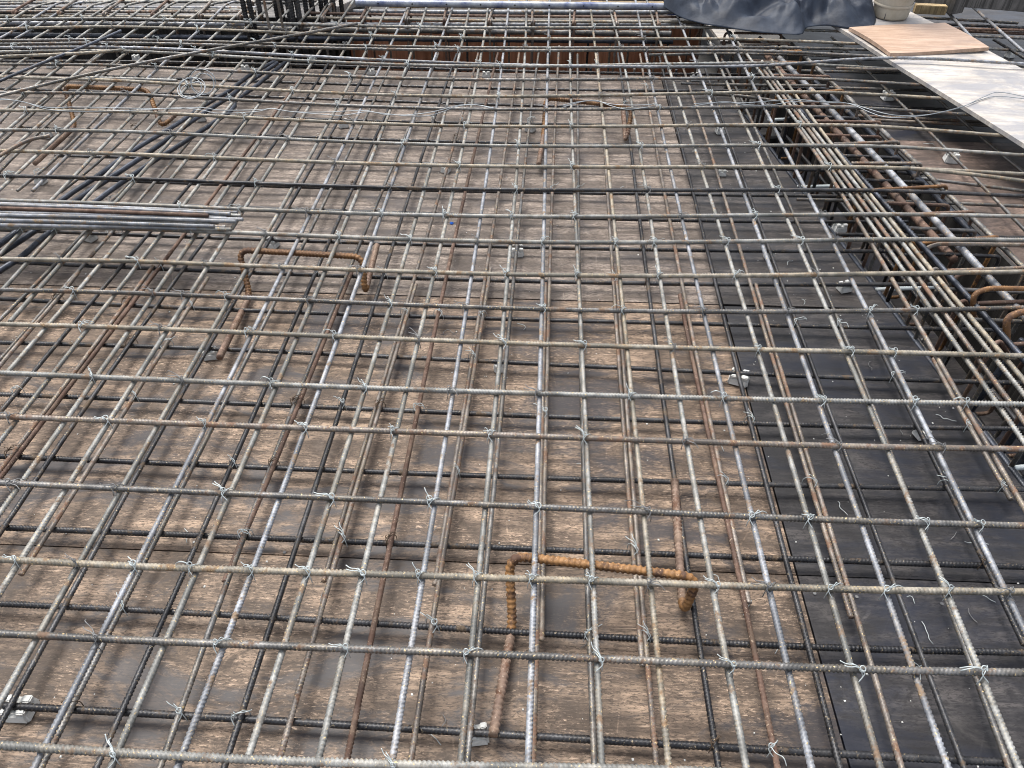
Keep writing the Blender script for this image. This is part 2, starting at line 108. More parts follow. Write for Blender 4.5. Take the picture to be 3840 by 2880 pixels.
('UD','UL',.0132,'-2.1248,2.3317,.1625 -2.1302,2.6817,.1625 -2.1339,2.9228,.1625 -2.1391,3.164,.1625 -2.1448,3.4051,.1625 -2.1499,3.6462,.1625 -2.1534,3.8873,.1625 -2.1543,4.1285,.1625 -2.1516,4.3696,.1625 -2.1441,4.6107,.1625 -2.1309,4.8518,.1625 -2.111,5.093,.1625 -2.041,5.163,.1645 -1.861,5.219,.1695 -1.311,5.303,.1665'),
('UE','UL',.0132,'-2.2431,2.5773,.1625 -2.2631,2.9273,.1625 -2.2758,3.1476,.1625 -2.2828,3.368,.1625 -2.2851,3.5883,.1625 -2.2837,3.8087,.1625 -2.2795,4.0291,.1625 -2.2736,4.2494,.1625 -2.2668,4.4698,.1625 -2.2601,4.6902,.1625 -2.2544,4.9105,.1625 -2.2509,5.1309,.1625 -2.1809,5.2009,.1645 -2.0009,5.2629,.1725 -1.4509,5.3509,.1705'),
('UF','UL',.0132,'-2.3775,2.8081,.1625 -2.3912,3.1581,.1625 -2.3989,3.3548,.1625 -2.4033,3.5515,.1625 -2.4048,3.7482,.1625 -2.4035,3.9449,.1625 -2.3997,4.1416,.1625 -2.3936,4.3383,.1625 -2.3854,4.535,.1625 -2.3753,4.7318,.1625 -2.3636,4.9285,.1625 -2.3504,5.1252,.1625 -2.2804,5.1952,.1645 -2.1004,5.2632,.1755 -1.5504,5.3552,.1745'),
('UG','UL',.0132,'-2.5045,3.0397,.1625 -2.5179,3.3897,.1625 -2.5245,3.5601,.1625 -2.5283,3.7304,.1625 -2.5297,3.9008,.1625 -2.529,4.0712,.1625 -2.5264,4.2415,.1625 -2.5223,4.4119,.1625 -2.5169,4.5823,.1625 -2.5105,4.7526,.1625 -2.5034,4.923,.1625 -2.4959,5.0934,.1625 -2.4259,5.1634,.1645 -2.2459,5.2374,.1785 -1.6959,5.3334,.1785'),
('UH','UL',.0132,'-2.6461,3.6688,.1625 -2.6445,3.8092,.1625 -2.6443,3.9496,.1625 -2.6447,4.09,.1625 -2.6451,4.2304,.1625 -2.6451,4.3708,.1625 -2.6441,4.5112,.1625 -2.6414,4.6516,.1625 -2.6365,4.792,.1625 -2.6288,4.9323,.1625 -2.6177,5.0727,.1625 -2.5477,5.1427,.1645 -2.3677,5.2227,.1815 -1.8177,5.3227,.1825'),
('UI','UL',.0132,'-2.7651,3.5033,.1625 -2.7694,3.8533,.1625 -2.7709,3.9785,.1625 -2.7708,4.1037,.1625 -2.7692,4.2289,.1625 -2.7663,4.3541,.1625 -2.7622,4.4793,.1625 -2.7571,4.6045,.1625 -2.7512,4.7297,.1625 -2.7445,4.8549,.1625 -2.7372,4.9801,.1625 -2.7296,5.1053,.1625 -2.6596,5.1753,.1645 -2.4796,5.2613,.1845 -1.9296,5.3653,.1865'),
('UJ','UL',.0132,'-2.8968,3.7308,.1625 -2.8948,4.0808,.1625 -2.8942,4.1787,.1625 -2.8915,4.2766,.1625 -2.887,4.3746,.1625 -2.8809,4.4725,.1625 -2.8737,4.5704,.1625 -2.8657,4.6683,.1625 -2.8572,4.7662,.1625 -2.8485,4.8642,.1625 -2.84,4.9621,.1625 -2.8319,5.06,.1625 -2.7619,5.13,.1645 -2.5819,5.222,.1875 -2.0319,5.33,.1905'),
('UK','UL',.0132,'-2.9925,4.4152,.1625 -2.9857,4.4815,.1625 -2.9819,4.5478,.1625 -2.9801,4.6142,.1625 -2.9797,4.6805,.1625 -2.9798,4.7468,.1625 -2.9796,4.8132,.1625 -2.9783,4.8795,.1625 -2.9751,4.9458,.1625 -2.9692,5.0122,.1625 -2.9598,5.0785,.1625 -2.8898,5.1485,.1645 -2.7098,5.2465,.1905 -2.1598,5.3585,.1945'),
('UM','UL',.0132,'-3.1125,4.0706,.1625 -3.0825,4.4206,.1625 -3.0769,4.4871,.1625 -3.0739,4.5536,.1625 -3.073,4.62,.1625 -3.0734,4.6865,.1625 -3.0746,4.753,.1625 -3.0758,4.8194,.1625 -3.0764,4.8859,.1625 -3.0756,4.9523,.1625 -3.0729,5.0188,.1625 -3.0676,5.0853,.1625 -2.9976,5.1553,.1645 -2.8176,5.2593,.1935 -2.2676,5.3753,.1985'),
('UN','UL',.0132,'-3.2352,4.2737,.1625 -3.1933,4.6237,.1625 -3.1881,4.6667,.1625 -3.1871,4.7098,.1625 -3.1887,4.7528,.1625 -3.1915,4.7959,.1625 -3.1939,4.8389,.1625 -3.1944,4.882,.1625 -3.1916,4.925,.1625 -3.184,4.9681,.1625 -3.1701,5.0111,.1625 -3.1483,5.0542,.1625 -3.0783,5.1242,.1645 -2.8983,5.2342,.1965 -2.3483,5.3542,.2025'),
('S1','S',.0142,'1.3159,1.1687,.1625 1.2997,1.4687,.1625 1.2775,1.882,.1625 1.2537,2.2952,.1625 1.2283,2.7085,.1625 1.2013,3.1218,.1625 1.1728,3.5351,.1625 1.1427,3.9484,.1625 1.111,4.3616,.1625 1.0777,4.7749,.1625'),
('S2','S',.0142,'1.3562,1.226,.1625 1.3366,1.526,.1625 1.315,1.8558,.1625 1.293,2.1856,.1625 1.2707,2.5154,.1625 1.2479,2.8453,.1625 1.2249,3.1751,.1625 1.2014,3.5049,.1625 1.1776,3.8347,.1625 1.1534,4.1645,.1625'),
('S3','S',.0142,'1.4148,1.3482,.1625 1.3856,1.6482,.1625 1.3534,1.9791,.1625 1.3227,2.31,.1625 1.2935,2.6409,.1625 1.2657,2.9718,.1625 1.2393,3.3028,.1625 1.2145,3.6337,.1625 1.1911,3.9646,.1625 1.1692,4.2955,.1625'),
('S4','S',.0142,'1.4427,1.4333,.1625 1.4096,1.7333,.1625 1.374,2.0558,.1625 1.342,2.3783,.1625 1.3136,2.7008,.1625 1.2888,3.0233,.1625 1.2677,3.3458,.1625 1.2501,3.6683,.1625 1.2361,3.9908,.1625 1.2257,4.3133,.1625'),
('S5','S',.019,'1.5094,1.5737,.14 1.4721,1.8737,.14 1.4413,2.1213,.14 1.4105,2.3689,.14 1.3796,2.6165,.14 1.3486,2.8641,.14 1.3176,3.1118,.14 1.2866,3.3594,.14 1.2555,3.607,.14 1.2243,3.8546,.14'),
('S6','S',.031,'1.5074,2.4379,.11 1.476,2.7003,.11 1.4445,2.9627,.11 1.4131,3.2251,.11 1.3817,3.4875,.11 1.3504,3.7499,.11 1.319,4.0123,.11 1.2876,4.2747,.11 1.2563,4.5371,.11'),
('S7','S',.026,'1.6099,1.7921,.135 1.5784,2.0921,.135 1.5434,2.4251,.135 1.5068,2.7582,.135 1.4687,3.0912,.135 1.4291,3.4242,.135 1.3879,3.7573,.135 1.3452,4.0903,.135 1.3009,4.4233,.135 1.255,4.7564,.135'),
('S8','S',.027,'1.6908,2.5812,.08 1.6685,2.7893,.08 1.6442,2.9975,.08 1.6178,3.2057,.08 1.5892,3.4139,.08 1.5586,3.622,.08 1.5259,3.8302,.08 1.491,4.0384,.08 1.4541,4.2465,.08'),
('S9','S',.019,'1.7493,2.0646,.13 1.7137,2.3646,.13 1.6793,2.6549,.13 1.6443,2.9452,.13 1.6086,3.2355,.13 1.5724,3.5258,.13 1.5356,3.8161,.13 1.4982,4.1064,.13 1.4602,4.3967,.13 1.4216,4.687,.13'),
('D1','LL',.0142,'1.9343,2.7731,.0484 1.9211,3.0615,.0484 1.9061,3.35,.0484 1.8894,3.6384,.0484 1.8709,3.9268,.0484 1.8508,4.2153,.0484 1.8289,4.5037,.0484 1.8052,4.7922,.0484 1.7799,5.0806,.0484'),
('D2','LL',.0142,'2.1569,3.2815,.0484 2.1415,3.4088,.0484 2.1275,3.536,.0484 2.1149,3.6632,.0484 2.1036,3.7904,.0484 2.0938,3.9176,.0484 2.0853,4.0449,.0484 2.0783,4.1721,.0484 2.0726,4.2993,.0484'),
('La','LL',.0128,'-1.0758,.3119,.0484 -1.0735,.6619,.0484 -1.0708,1.0801,.0484 -1.0648,1.4983,.0484 -1.0564,1.9164,.0484 -1.0461,2.3346,.0484 -1.0349,2.7528,.0484 -1.0234,3.171,.0484 -1.0123,3.5892,.0484 -1.0024,4.0074,.0484 -.9944,4.4256,.0484'),
('Lb','LL',.0128,'-.9548,.2373,.0484 -.9463,.5873,.0484 -.936,1.0145,.0484 -.9257,1.4416,.0484 -.9158,1.8688,.0484 -.9064,2.296,.0484 -.8978,2.7232,.0484 -.8901,3.1503,.0484 -.8835,3.5775,.0484 -.8782,4.0047,.0484 -.8745,4.4318,.0484'),
('Lc','LL',.0128,'-.8459,.24,.0484 -.8382,.59,.0484 -.8289,1.0176,.0484 -.8219,1.4453,.0484 -.8165,1.8729,.0484 -.8116,2.3006,.0484 -.8065,2.7282,.0484 -.8004,3.1559,.0484 -.7922,3.5835,.0484 -.7813,4.0112,.0484 -.7667,4.4388,.0484'),
('Ld','LL',.0128,'-.7108,.2455,.0484 -.7132,.5955,.0484 -.7164,1.0465,.0484 -.7127,1.4974,.0484 -.7037,1.9484,.0484 -.6909,2.3994,.0484 -.6759,2.8504,.0484 -.6603,3.3014,.0484 -.6456,3.7524,.0484 -.6333,4.2034,.0484 -.6251,4.6544,.0484'),
('Ld2','LL',.0128,'-.723,1.021,.0484 -.716,1.1726,.0484 -.7098,1.3241,.0484 -.7045,1.4756,.0484 -.6997,1.6272,.0484 -.6954,1.7787,.0484 -.6913,1.9303,.0484 -.6874,2.0818,.0484 -.6835,2.2334,.0484 -.6793,2.3849,.0484'),
('Le','LL',.0128,'-.5927,.2532,.0484 -.5868,.6032,.0484 -.5791,1.0519,.0484 -.5724,1.5005,.0484 -.5662,1.9492,.0484 -.56,2.3978,.0484 -.5535,2.8465,.0484 -.5462,3.2951,.0484 -.5379,3.7438,.0484 -.528,4.1924,.0484 -.5162,4.6411,.0484'),
('Lf','LL',.0128,'-.4869,1.0318,.0484 -.4739,1.4357,.0484 -.4607,1.8397,.0484 -.4474,2.2437,.0484 -.4345,2.6476,.0484 -.4225,3.0516,.0484 -.4117,3.4556,.0484 -.4024,3.8595,.0484 -.3951,4.2635,.0484 -.3902,4.6675,.0484'),
('Lf2','LL',.0128,'-.4889,.2668,.0484 -.482,.6168,.0484 -.4783,.8012,.0484 -.474,.9857,.0484 -.4692,1.1702,.0484 -.4639,1.3547,.0484 -.4583,1.5391,.0484 -.4524,1.7236,.0484 -.4463,1.9081,.0484 -.4402,2.0925,.0484 -.434,2.277,.0484'),
('Lg','LL',.0128,'-.349,.2772,.0484 -.3476,.6272,.0484 -.3457,1.0768,.0484 -.3419,1.5265,.0484 -.3362,1.9761,.0484 -.3289,2.4258,.0484 -.3201,2.8754,.0484 -.3102,3.3251,.0484 -.2992,3.7748,.0484 -.2874,4.2244,.0484 -.2749,4.6741,.0484'),
('Lh','LL',.0128,'-.2273,.2784,.0484 -.2205,.6284,.0484 -.2166,.8247,.0484 -.212,1.0209,.0484 -.2068,1.2172,.0484 -.2012,1.4134,.0484 -.1954,1.6097,.0484 -.1895,1.8059,.0484 -.1839,2.0022,.0484 -.1786,2.1984,.0484 -.1739,2.3947,.0484'),
('Lh2','LL',.0128,'-.2205,1.0344,.0484 -.21,1.4396,.0484 -.2001,1.8448,.0484 -.1909,2.25,.0484 -.1824,2.6552,.0484 -.1744,3.0604,.0484 -.1672,3.4656,.0484 -.1605,3.8709,.0484 -.1545,4.2761,.0484 -.1491,4.6813,.0484'),
('Li','LL',.0128,'-.114,.279,.0484 -.1085,.629,.0484 -.1015,1.08,.0484 -.0953,1.5309,.0484 -.0896,1.9819,.0484 -.0837,2.4329,.0484 -.0772,2.8838,.0484 -.0695,3.3348,.0484 -.0602,3.7857,.0484 -.0486,4.2367,.0484 -.0344,4.6877,.0484'),
('Lj','LL',.0128,'.0177,.2803,.0484 .0222,.6303,.0484 .0245,.8166,.0484 .0262,1.003,.0484 .0274,1.1893,.0484 .0281,1.3756,.0484 .0286,1.5619,.0484 .029,1.7483,.0484 .0295,1.9346,.0484 .0301,2.1209,.0484 .0311,2.3072,.0484'),
('Lj2','LL',.0128,'.0354,.9015,.0484 .0374,1.3363,.0484 .0402,1.7711,.0484 .0437,2.2059,.0484 .0481,2.6407,.0484 .0535,3.0755,.0484 .0599,3.5103,.0484 .0674,3.9451,.0484 .0762,4.3799,.0484 .0863,4.8147,.0484'),
('Lk','LL',.0128,'.145,.2835,.0484 .1441,.6335,.0484 .1429,1.0832,.0484 .1445,1.5329,.0484 .1483,1.9827,.0484 .1539,2.4324,.0484 .161,2.8821,.0484 .169,3.3318,.0484 .1776,3.7816,.0484 .1863,4.2313,.0484 .1946,4.681,.0484'),
('Ll','LL',.0128,'.257,.8507,.0484 .2603,1.2792,.0484 .2655,1.7078,.0484 .2721,2.1363,.0484 .2795,2.5648,.0484 .2873,2.9933,.0484 .2951,3.4219,.0484 .3022,3.8504,.0484 .3083,4.2789,.0484 .3129,4.7074,.0484'),
('Ll2','LL',.0128,'.2659,.2912,.0484 .2674,.6412,.0484 .2682,.8286,.0484 .2698,1.0159,.0484 .2719,1.2032,.0484 .2745,1.3906,.0484 .2773,1.5779,.0484 .2802,1.7653,.0484 .2829,1.9526,.0484 .2853,2.1399,.0484 .2873,2.3273,.0484'),
('Lm','LL',.0128,'.3908,.2944,.0484 .3896,.6444,.0484 .388,1.0966,.0484 .3898,1.5488,.0484 .3944,2.001,.0484 .4008,2.4532,.0484 .4083,2.9054,.0484 .4161,3.3576,.0484 .4234,3.8098,.0484 .4294,4.262,.0484 .4333,4.7142,.0484'),
('Ln','LL',.0128,'.5026,.2996,.0484 .5064,.6496,.0484 .5084,.8284,.0484 .509,1.0073,.0484 .5086,1.1861,.0484 .5075,1.3649,.0484 .5062,1.5437,.0484 .505,1.7225,.0484 .5043,1.9013,.0484 .5044,2.0802,.0484 .5058,2.259,.0484'),
('Ln2','LL',.0128,'.5188,1.0194,.0484 .518,1.4285,.0484 .519,1.8377,.0484 .5215,2.2469,.0484 .5255,2.6561,.0484 .5309,3.0652,.0484 .5375,3.4744,.0484 .5451,3.8836,.0484 .5536,4.2927,.0484 .563,4.7019,.0484'),
('Lo','LL',.0128,'.6293,.3051,.0484 .6304,.6551,.0484 .632,1.1033,.0484 .635,1.5515,.0484 .6392,1.9996,.0484 .6444,2.4478,.0484 .6502,2.896,.0484 .6562,3.3442,.0484 .6623,3.7923,.0484 .668,4.2405,.0484 .6731,4.6887,.0484'),
('Lp','LL',.0128,'.7429,.3105,.0484 .7525,.6605,.0484 .7576,.8469,.0484 .7617,1.0332,.0484 .7651,1.2195,.0484 .7681,1.4058,.0484 .771,1.5921,.0484 .7741,1.7784,.0484 .7776,1.9647,.0484 .782,2.151,.0484 .7875,2.3373,.0484'),
('Lp2','LL',.0128,'.748,.992,.0484 .7533,1.4013,.0484 .7597,1.8107,.0484 .7668,2.22,.0484 .7739,2.6294,.0484 .7804,3.0387,.0484 .7858,3.4481,.0484 .7893,3.8574,.0484 .7904,4.2667,.0484 .7886,4.6761,.0484'),
('Lq','LL',.0128,'.876,.3161,.0484 .8766,.6661,.0484 .8773,1.0977,.0484 .8785,1.5292,.0484 .8804,1.9608,.0484 .8831,2.3924,.0484 .8868,2.824,.0484 .8918,3.2556,.0484 .8982,3.6872,.0484 .9063,4.1188,.0484 .9162,4.5503,.0484'),
('Lr','LL',.0128,'.9479,.3202,.0484 .9664,.6702,.0484 .9898,1.1125,.0484 1.0087,1.5549,.0484 1.0232,1.9973,.0484 1.0336,2.4397,.0484 1.0403,2.882,.0484 1.0433,3.3244,.0484 1.043,3.7668,.0484 1.0397,4.2092,.0484 1.0335,4.6515,.0484'),
('Ls','LL',.0128,'1.1163,.939,.0484 1.1179,1.0718,.0484 1.1186,1.2046,.0484 1.1188,1.3374,.0484 1.1188,1.4702,.0484 1.1189,1.603,.0484 1.1195,1.7357,.0484 1.1208,1.8685,.0484 1.1231,2.0013,.0484 1.1268,2.1341,.0484'),
('Lt','LL',.0128,'1.2709,1.3651,.0484 1.2712,1.4296,.0484 1.2711,1.4942,.0484 1.2707,1.5587,.0484 1.2704,1.6232,.0484 1.2703,1.6878,.0484 1.2708,1.7523,.0484 1.2719,1.8169,.0484 1.274,1.8814,.0484 1.2773,1.946,.0484'),
('Lu','LL',.0128,'-1.3375,.7855,.0484 -1.3329,1.1355,.0484 -1.3281,1.5036,.0484 -1.3182,1.8717,.0484 -1.3047,2.2399,.0484 -1.289,2.608,.0484 -1.2729,2.9761,.0484 -1.2577,3.3443,.0484 -1.2451,3.7124,.0484 -1.2365,4.0805,.0484 -1.2335,4.4487,.0484'),
('Lv','LL',.0128,'-1.5793,1.2154,.0484 -1.5661,1.5654,.0484 -1.5546,1.8724,.0484 -1.5424,2.1794,.0484 -1.5297,2.4864,.0484 -1.5161,2.7934,.0484 -1.5015,3.1004,.0484 -1.4858,3.4074,.0484 -1.4688,3.7144,.0484 -1.4504,4.0214,.0484 -1.4304,4.3285,.0484'),
('Lw','LL',.0128,'-1.2166,1.0175,.0484 -1.2118,1.1582,.0484 -1.2081,1.2989,.0484 -1.2053,1.4395,.0484 -1.2031,1.5802,.0484 -1.2013,1.7209,.0484 -1.1996,1.8615,.0484 -1.1978,2.0022,.0484 -1.1956,2.1429,.0484 -1.1927,2.2835,.0484'),
('Lx','LL',.0128,'-1.4571,.9899,.0484 -1.4442,1.3399,.0484 -1.4401,1.4519,.0484 -1.4364,1.5639,.0484 -1.4332,1.6759,.0484 -1.4303,1.7879,.0484 -1.4277,1.8999,.0484 -1.4253,2.0119,.0484 -1.4231,2.1239,.0484 -1.4211,2.2359,.0484 -1.4191,2.3479,.0484'),
('Ly','LL',.0128,'-1.4427,.9656,.0484 -1.4297,1.3156,.0484 -1.4166,1.6693,.0484 -1.404,2.023,.0484 -1.3919,2.3767,.0484 -1.3802,2.7305,.0484 -1.369,3.0842,.0484 -1.3581,3.4379,.0484 -1.3476,3.7917,.0484 -1.3375,4.1454,.0484 -1.3276,4.4991,.0484'),
('Lz','LL',.0128,'-1.8345,1.6538,.0484 -1.8073,2.0038,.0484 -1.7949,2.1642,.0484 -1.7867,2.3246,.0484 -1.7817,2.485,.0484 -1.7787,2.6454,.0484 -1.7765,2.8058,.0484 -1.7741,2.9661,.0484 -1.7702,3.1265,.0484 -1.7637,3.2869,.0484 -1.7535,3.4473,.0484'),
('LA','LL',.0128,'-1.6801,1.4193,.0484 -1.6798,1.7693,.0484 -1.6797,1.8279,.0484 -1.6786,1.8866,.0484 -1.6768,1.9452,.0484 -1.6748,2.0038,.0484 -1.673,2.0625,.0484 -1.6717,2.1211,.0484 -1.6715,2.1797,.0484 -1.6726,2.2383,.0484 -1.6755,2.297,.0484'),
('LB','LL',.0128,'-1.7077,1.4468,.0484 -1.6953,1.7968,.0484 -1.6886,1.9851,.0484 -1.6829,2.1734,.0484 -1.678,2.3617,.0484 -1.674,2.55,.0484 -1.6705,2.7383,.0484 -1.6676,2.9266,.0484 -1.6651,3.1149,.0484 -1.663,3.3032,.0484 -1.6609,3.4915,.0484'),
('LC','LL',.0128,'-2.0281,2.8834,.0484 -2.0041,3.057,.0484 -1.9891,3.2305,.0484 -1.981,3.4041,.0484 -1.9773,3.5777,.0484 -1.9759,3.7512,.0484 -1.9744,3.9248,.0484 -1.9706,4.0984,.0484 -1.9623,4.2719,.0484 -1.947,4.4455,.0484'),
('LD','LL',.0128,'-2.5162,2.9798,.0484 -2.5355,3.3298,.0484 -2.5433,3.4711,.0484 -2.5524,3.6123,.0484 -2.5622,3.7536,.0484 -2.5721,3.8948,.0484 -2.5817,4.0361,.0484 -2.5902,4.1773,.0484 -2.5972,4.3186,.0484 -2.602,4.4598,.0484 -2.6041,4.6011,.0484'),
('LE','LL',.0128,'-2.599,3.2084,.0484 -2.6605,3.5584,.0484 -2.6781,3.6584,.0484 -2.6928,3.7584,.0484 -2.7047,3.8584,.0484 -2.7138,3.9585,.0484 -2.7201,4.0585,.0484 -2.7236,4.1585,.0484 -2.7242,4.2586,.0484 -2.722,4.3586,.0484 -2.717,4.4586,.0484'),
('LF','LL',.0128,'-2.216,2.884,.0484 -2.2052,3.0577,.0484 -2.2019,3.2315,.0484 -2.2043,3.4052,.0484 -2.2107,3.5789,.0484 -2.2195,3.7526,.0484 -2.229,3.9263,.0484 -2.2375,4.1001,.0484 -2.2433,4.2738,.0484 -2.2448,4.4475,.0484'),
('LG','LL',.0128,'-2.3584,2.7059,.0484 -2.3861,3.0559,.0484 -2.3979,3.2053,.0484 -2.4082,3.3547,.0484 -2.4168,3.504,.0484 -2.4235,3.6534,.0484 -2.4281,3.8028,.0484 -2.4304,3.9522,.0484 -2.4304,4.1015,.0484 -2.4278,4.2509,.0484 -2.4224,4.4003,.0484'),
('D1','TH',.0215,'-2.0881,2.0178,.085 -2.0152,2.4111,.085 -1.998,2.5037,.085 -1.9468,2.7415,.085 -1.9316,2.8203,.085 -1.8948,2.9544,.085 -1.8422,3.2143,.085 -1.7568,3.4813,.085 -1.6853,3.7642,.085 -1.6307,3.9287,.085 -1.5855,4.1627,.085 -1.5098,4.367,.085'),
('D2','TH',.0215,'-2.0812,1.955,.087 -1.9768,2.3411,.087 -1.9319,2.5071,.087 -1.8863,2.735,.087 -1.865,2.8237,.087 -1.8204,2.9795,.087 -1.7533,3.2309,.087 -1.6804,3.5659,.087 -1.6033,3.8429,.087 -1.5764,3.9765,.087 -1.4884,4.3339,.087'),
('D3','TH',.0215,'-2.0362,1.8485,.089 -1.9158,2.2299,.089 -1.8842,2.3301,.089 -1.866,2.5019,.089 -1.7977,2.7396,.089 -1.7793,2.8282,.089 -1.7106,3.0834,.089 -1.6385,3.3094,.089 -1.5377,3.671,.089 -1.5525,3.789,.089 -1.5067,3.9954,.089 -1.4443,4.3535,.089'),
('X1','X',.0152,'-2.6636,3.6884,.203 -2.6294,3.8004,.203 -2.5951,3.899,.203 -2.5609,3.9886,.203 -2.5267,4.0739,.203 -2.4925,4.1591,.203 -2.4582,4.2489,.203 -2.424,4.3477,.203 -2.3898,4.46,.203'),
('X2','X',.0152,'-2.8626,3.198,.203 -2.5626,3.5098,.203 -2.3784,3.7013,.203 -2.1941,3.8682,.203 -2.0098,4.0162,.203 -1.8256,4.1508,.203 -1.6413,4.2776,.203 -1.457,4.4021,.203 -1.2728,4.5299,.203 -1.0885,4.6666,.203'),
('X3','X',.0152,'-3.143,3.9602,.203 -2.843,4.0179,.203 -2.7688,4.0321,.203 -2.6946,4.0453,.203 -2.6204,4.0582,.203 -2.5462,4.0719,.203 -2.472,4.0873,.203 -2.3978,4.1054,.203 -2.3236,4.1271,.203 -2.2494,4.1534,.203'),
('X4','X',.0152,'-2.5261,1.4457,.203 -2.2261,2.8926,.203 -2.2124,2.9587,.203 -2.1987,3.0054,.203 -2.185,3.0365,.203 -2.1713,3.0558,.203 -2.1576,3.0671,.203 -2.1439,3.0742,.203 -2.1302,3.081,.203 -2.1165,3.0913,.203'),
('X5','X',.0152,'-2.329,3.8198,.1785 -2.2671,3.8197,.1785 -2.2053,3.8192,.1785 -2.1435,3.8183,.1785 -2.0816,3.8171,.1785 -2.0198,3.8155,.1785 -1.9579,3.8134,.1785 -1.8961,3.811,.1785 -1.8342,3.8082,.1785'),
('X6','X',.0152,'1.5235,3.024,.1785 1.5762,3.0165,.1785 1.6288,3.008,.1785 1.6814,2.9984,.1785 1.734,2.9878,.1785 1.7866,2.976,.1785 1.8392,2.9632,.1785 1.8918,2.9493,.1785 1.9444,2.9344,.1785 2.4444,2.7922,.1785'),
('X7','X',.0152,'1.5267,4.1643,.1785 1.5667,4.1634,.1785 1.6067,4.1625,.1785 1.6468,4.1616,.1785 1.6868,4.1607,.1785 1.7268,4.1599,.1785 1.7668,4.159,.1785 1.8068,4.1581,.1785 1.8468,4.1572,.1785'),
('P0','P',.0136,'-2.6192,2.5195,.1985 -2.0192,2.5114,.1985 -1.7175,2.5073,.1985 -1.4158,2.5002,.1985 -1.1142,2.4902,.1985'),
('P1','P',.0136,'-2.6089,2.5035,.1985 -2.0089,2.4926,.1985 -1.7041,2.4871,.1985 -1.3993,2.479,.1985 -1.0945,2.4683,.1985'),
('P2','P',.0136,'-2.5838,2.4611,.2105 -1.9838,2.4567,.2105 -1.7236,2.4548,.2105 -1.4634,2.4503,.2105 -1.2032,2.4433,.2105'),
('P3','P',.0136,'-2.5914,2.4597,.1985 -1.9914,2.4607,.1985 -1.708,2.4612,.1985 -1.4246,2.4588,.1985 -1.1412,2.4534,.1985'),
('P4','P',.0136,'-2.5832,2.4428,.1985 -1.9832,2.4458,.1985 -1.6814,2.4473,.1985 -1.3796,2.4459,.1985 -1.0777,2.4416,.1985'),
('P5','P',.0136,'-2.5577,2.4043,.2105 -1.9577,2.409,.2105 -1.6683,2.4113,.2105 -1.3788,2.4104,.2105 -1.0894,2.4062,.2105'),
('P6','P',.0136,'-2.5671,2.4089,.1985 -1.9671,2.4163,.1985 -1.6979,2.4197,.1985 -1.4286,2.4201,.1985 -1.1594,2.4177,.1985'),
('P7','P',.0136,'-2.5609,2.3971,.1985 -1.9609,2.405,.1985 -1.7024,2.4084,.1985 -1.4439,2.4089,.1985 -1.1854,2.4066,.1985'),
('P8','P',.0136,'-2.5366,2.3659,.2105 -1.9366,2.3705,.2105 -1.6766,2.3725,.2105 -1.4167,2.3717,.2105 -1.1567,2.368,.2105'),
('P9','P',.0136,'-2.5477,2.3701,.1985 -1.9477,2.3809,.1985 -1.673,2.3859,.1985 -1.3984,2.3876,.1985 -1.1238,2.3862,.1985'),
('P10','P',.0136,'-2.5416,2.363,.1985 -1.9416,2.3698,.1985 -1.6602,2.373,.1985 -1.3789,2.373,.1985 -1.0976,2.3699,.1985'),
('P11','P',.0136,'-2.5967,2.4893,.2105 -1.9967,2.4802,.2105 -1.7068,2.4757,.2105 -1.4169,2.4684,.2105 -1.127,2.4581,.2105'),
('P12','P',.0136,'-2.5359,2.3452,.1985 -1.9359,2.3595,.1985 -1.6983,2.3652,.1985 -1.4606,2.3684,.1985 -1.223,2.3691,.1985'),
('H1','H',.025,'-1.198,5.0662,.15 -.6928,5.0837,.15 -.1877,5.107,.15 .3175,5.1363,.15 .8227,5.1715,.15'),
('H2','H',.016,'-1.4729,5.0047,.155 -.8899,5.0031,.155 -.307,5.0124,.155 .276,5.0328,.155 .8589,5.0641,.155'),
('H3','H',.016,'-1.457,4.936,.15 -.8627,4.9294,.15 -.2683,4.9363,.15 .326,4.9566,.15 .9204,4.9903,.15'),
('H4','H',.028,'-3.7177,4.8004,.12 -3.3177,4.8167,.12 -2.2483,4.86,.12 -1.1788,4.9113,.12 -.1093,4.9705,.12 .9602,5.0377,.12'),
('H5','H',.032,'-2.4841,4.8658,.1 -1.6724,4.874,.1 -.8607,4.8856,.1 -.049,4.9004,.1 .7626,4.9185,.1'),
('H6','H',.03,'-3.7528,4.8156,.05 -3.3528,4.8244,.05 -2.319,4.847,.05 -1.2852,4.8733,.05 -.2514,4.9034,.05 .7823,4.9373,.05'),
('H7','H',.025,'-3.8186,5.0068,.15 -3.4186,5.0246,.15 -3.0185,5.0424,.15 -2.6184,5.0601,.15 -2.2183,5.0779,.15 -1.8182,5.0957,.15'),
('H8','H',.016,'-3.7597,4.8998,.155 -3.3597,4.9211,.155 -2.9673,4.942,.155 -2.575,4.9628,.155 -2.1827,4.9837,.155 -1.7904,5.0045,.155'),
('H9','H',.016,'-3.7247,4.8344,.15 -3.3247,4.8533,.15 -2.9357,4.8716,.15 -2.5467,4.89,.15 -2.1577,4.9083,.15 -1.7687,4.9267,.15'),
('H10','H',.019,'-3.7909,4.9539,.15 -3.3909,4.974,.15 -2.9947,4.994,.15 -2.5984,5.0139,.15 -2.2022,5.0338,.15 -1.8059,5.0538,.15'),
('H11','H',.016,'-3.8598,5.0851,.16 -3.4598,5.1078,.16 -3.0564,5.1307,.16 -2.6531,5.1536,.16 -2.2497,5.1764,.16 -1.8464,5.1993,.16'),
('H12','H',.016,'-3.8364,5.0174,.16 -3.4364,5.0651,.16 -2.9822,5.1193,.16 -2.528,5.1575,.16 -2.0738,5.1796,.16 -1.6197,5.1857,.16'),
('H13','H',.016,'2.3032,5.1568,.15 2.4457,5.1371,.15 2.5882,5.1173,.15 2.7307,5.0976,.15 2.8732,5.0778,.15'),
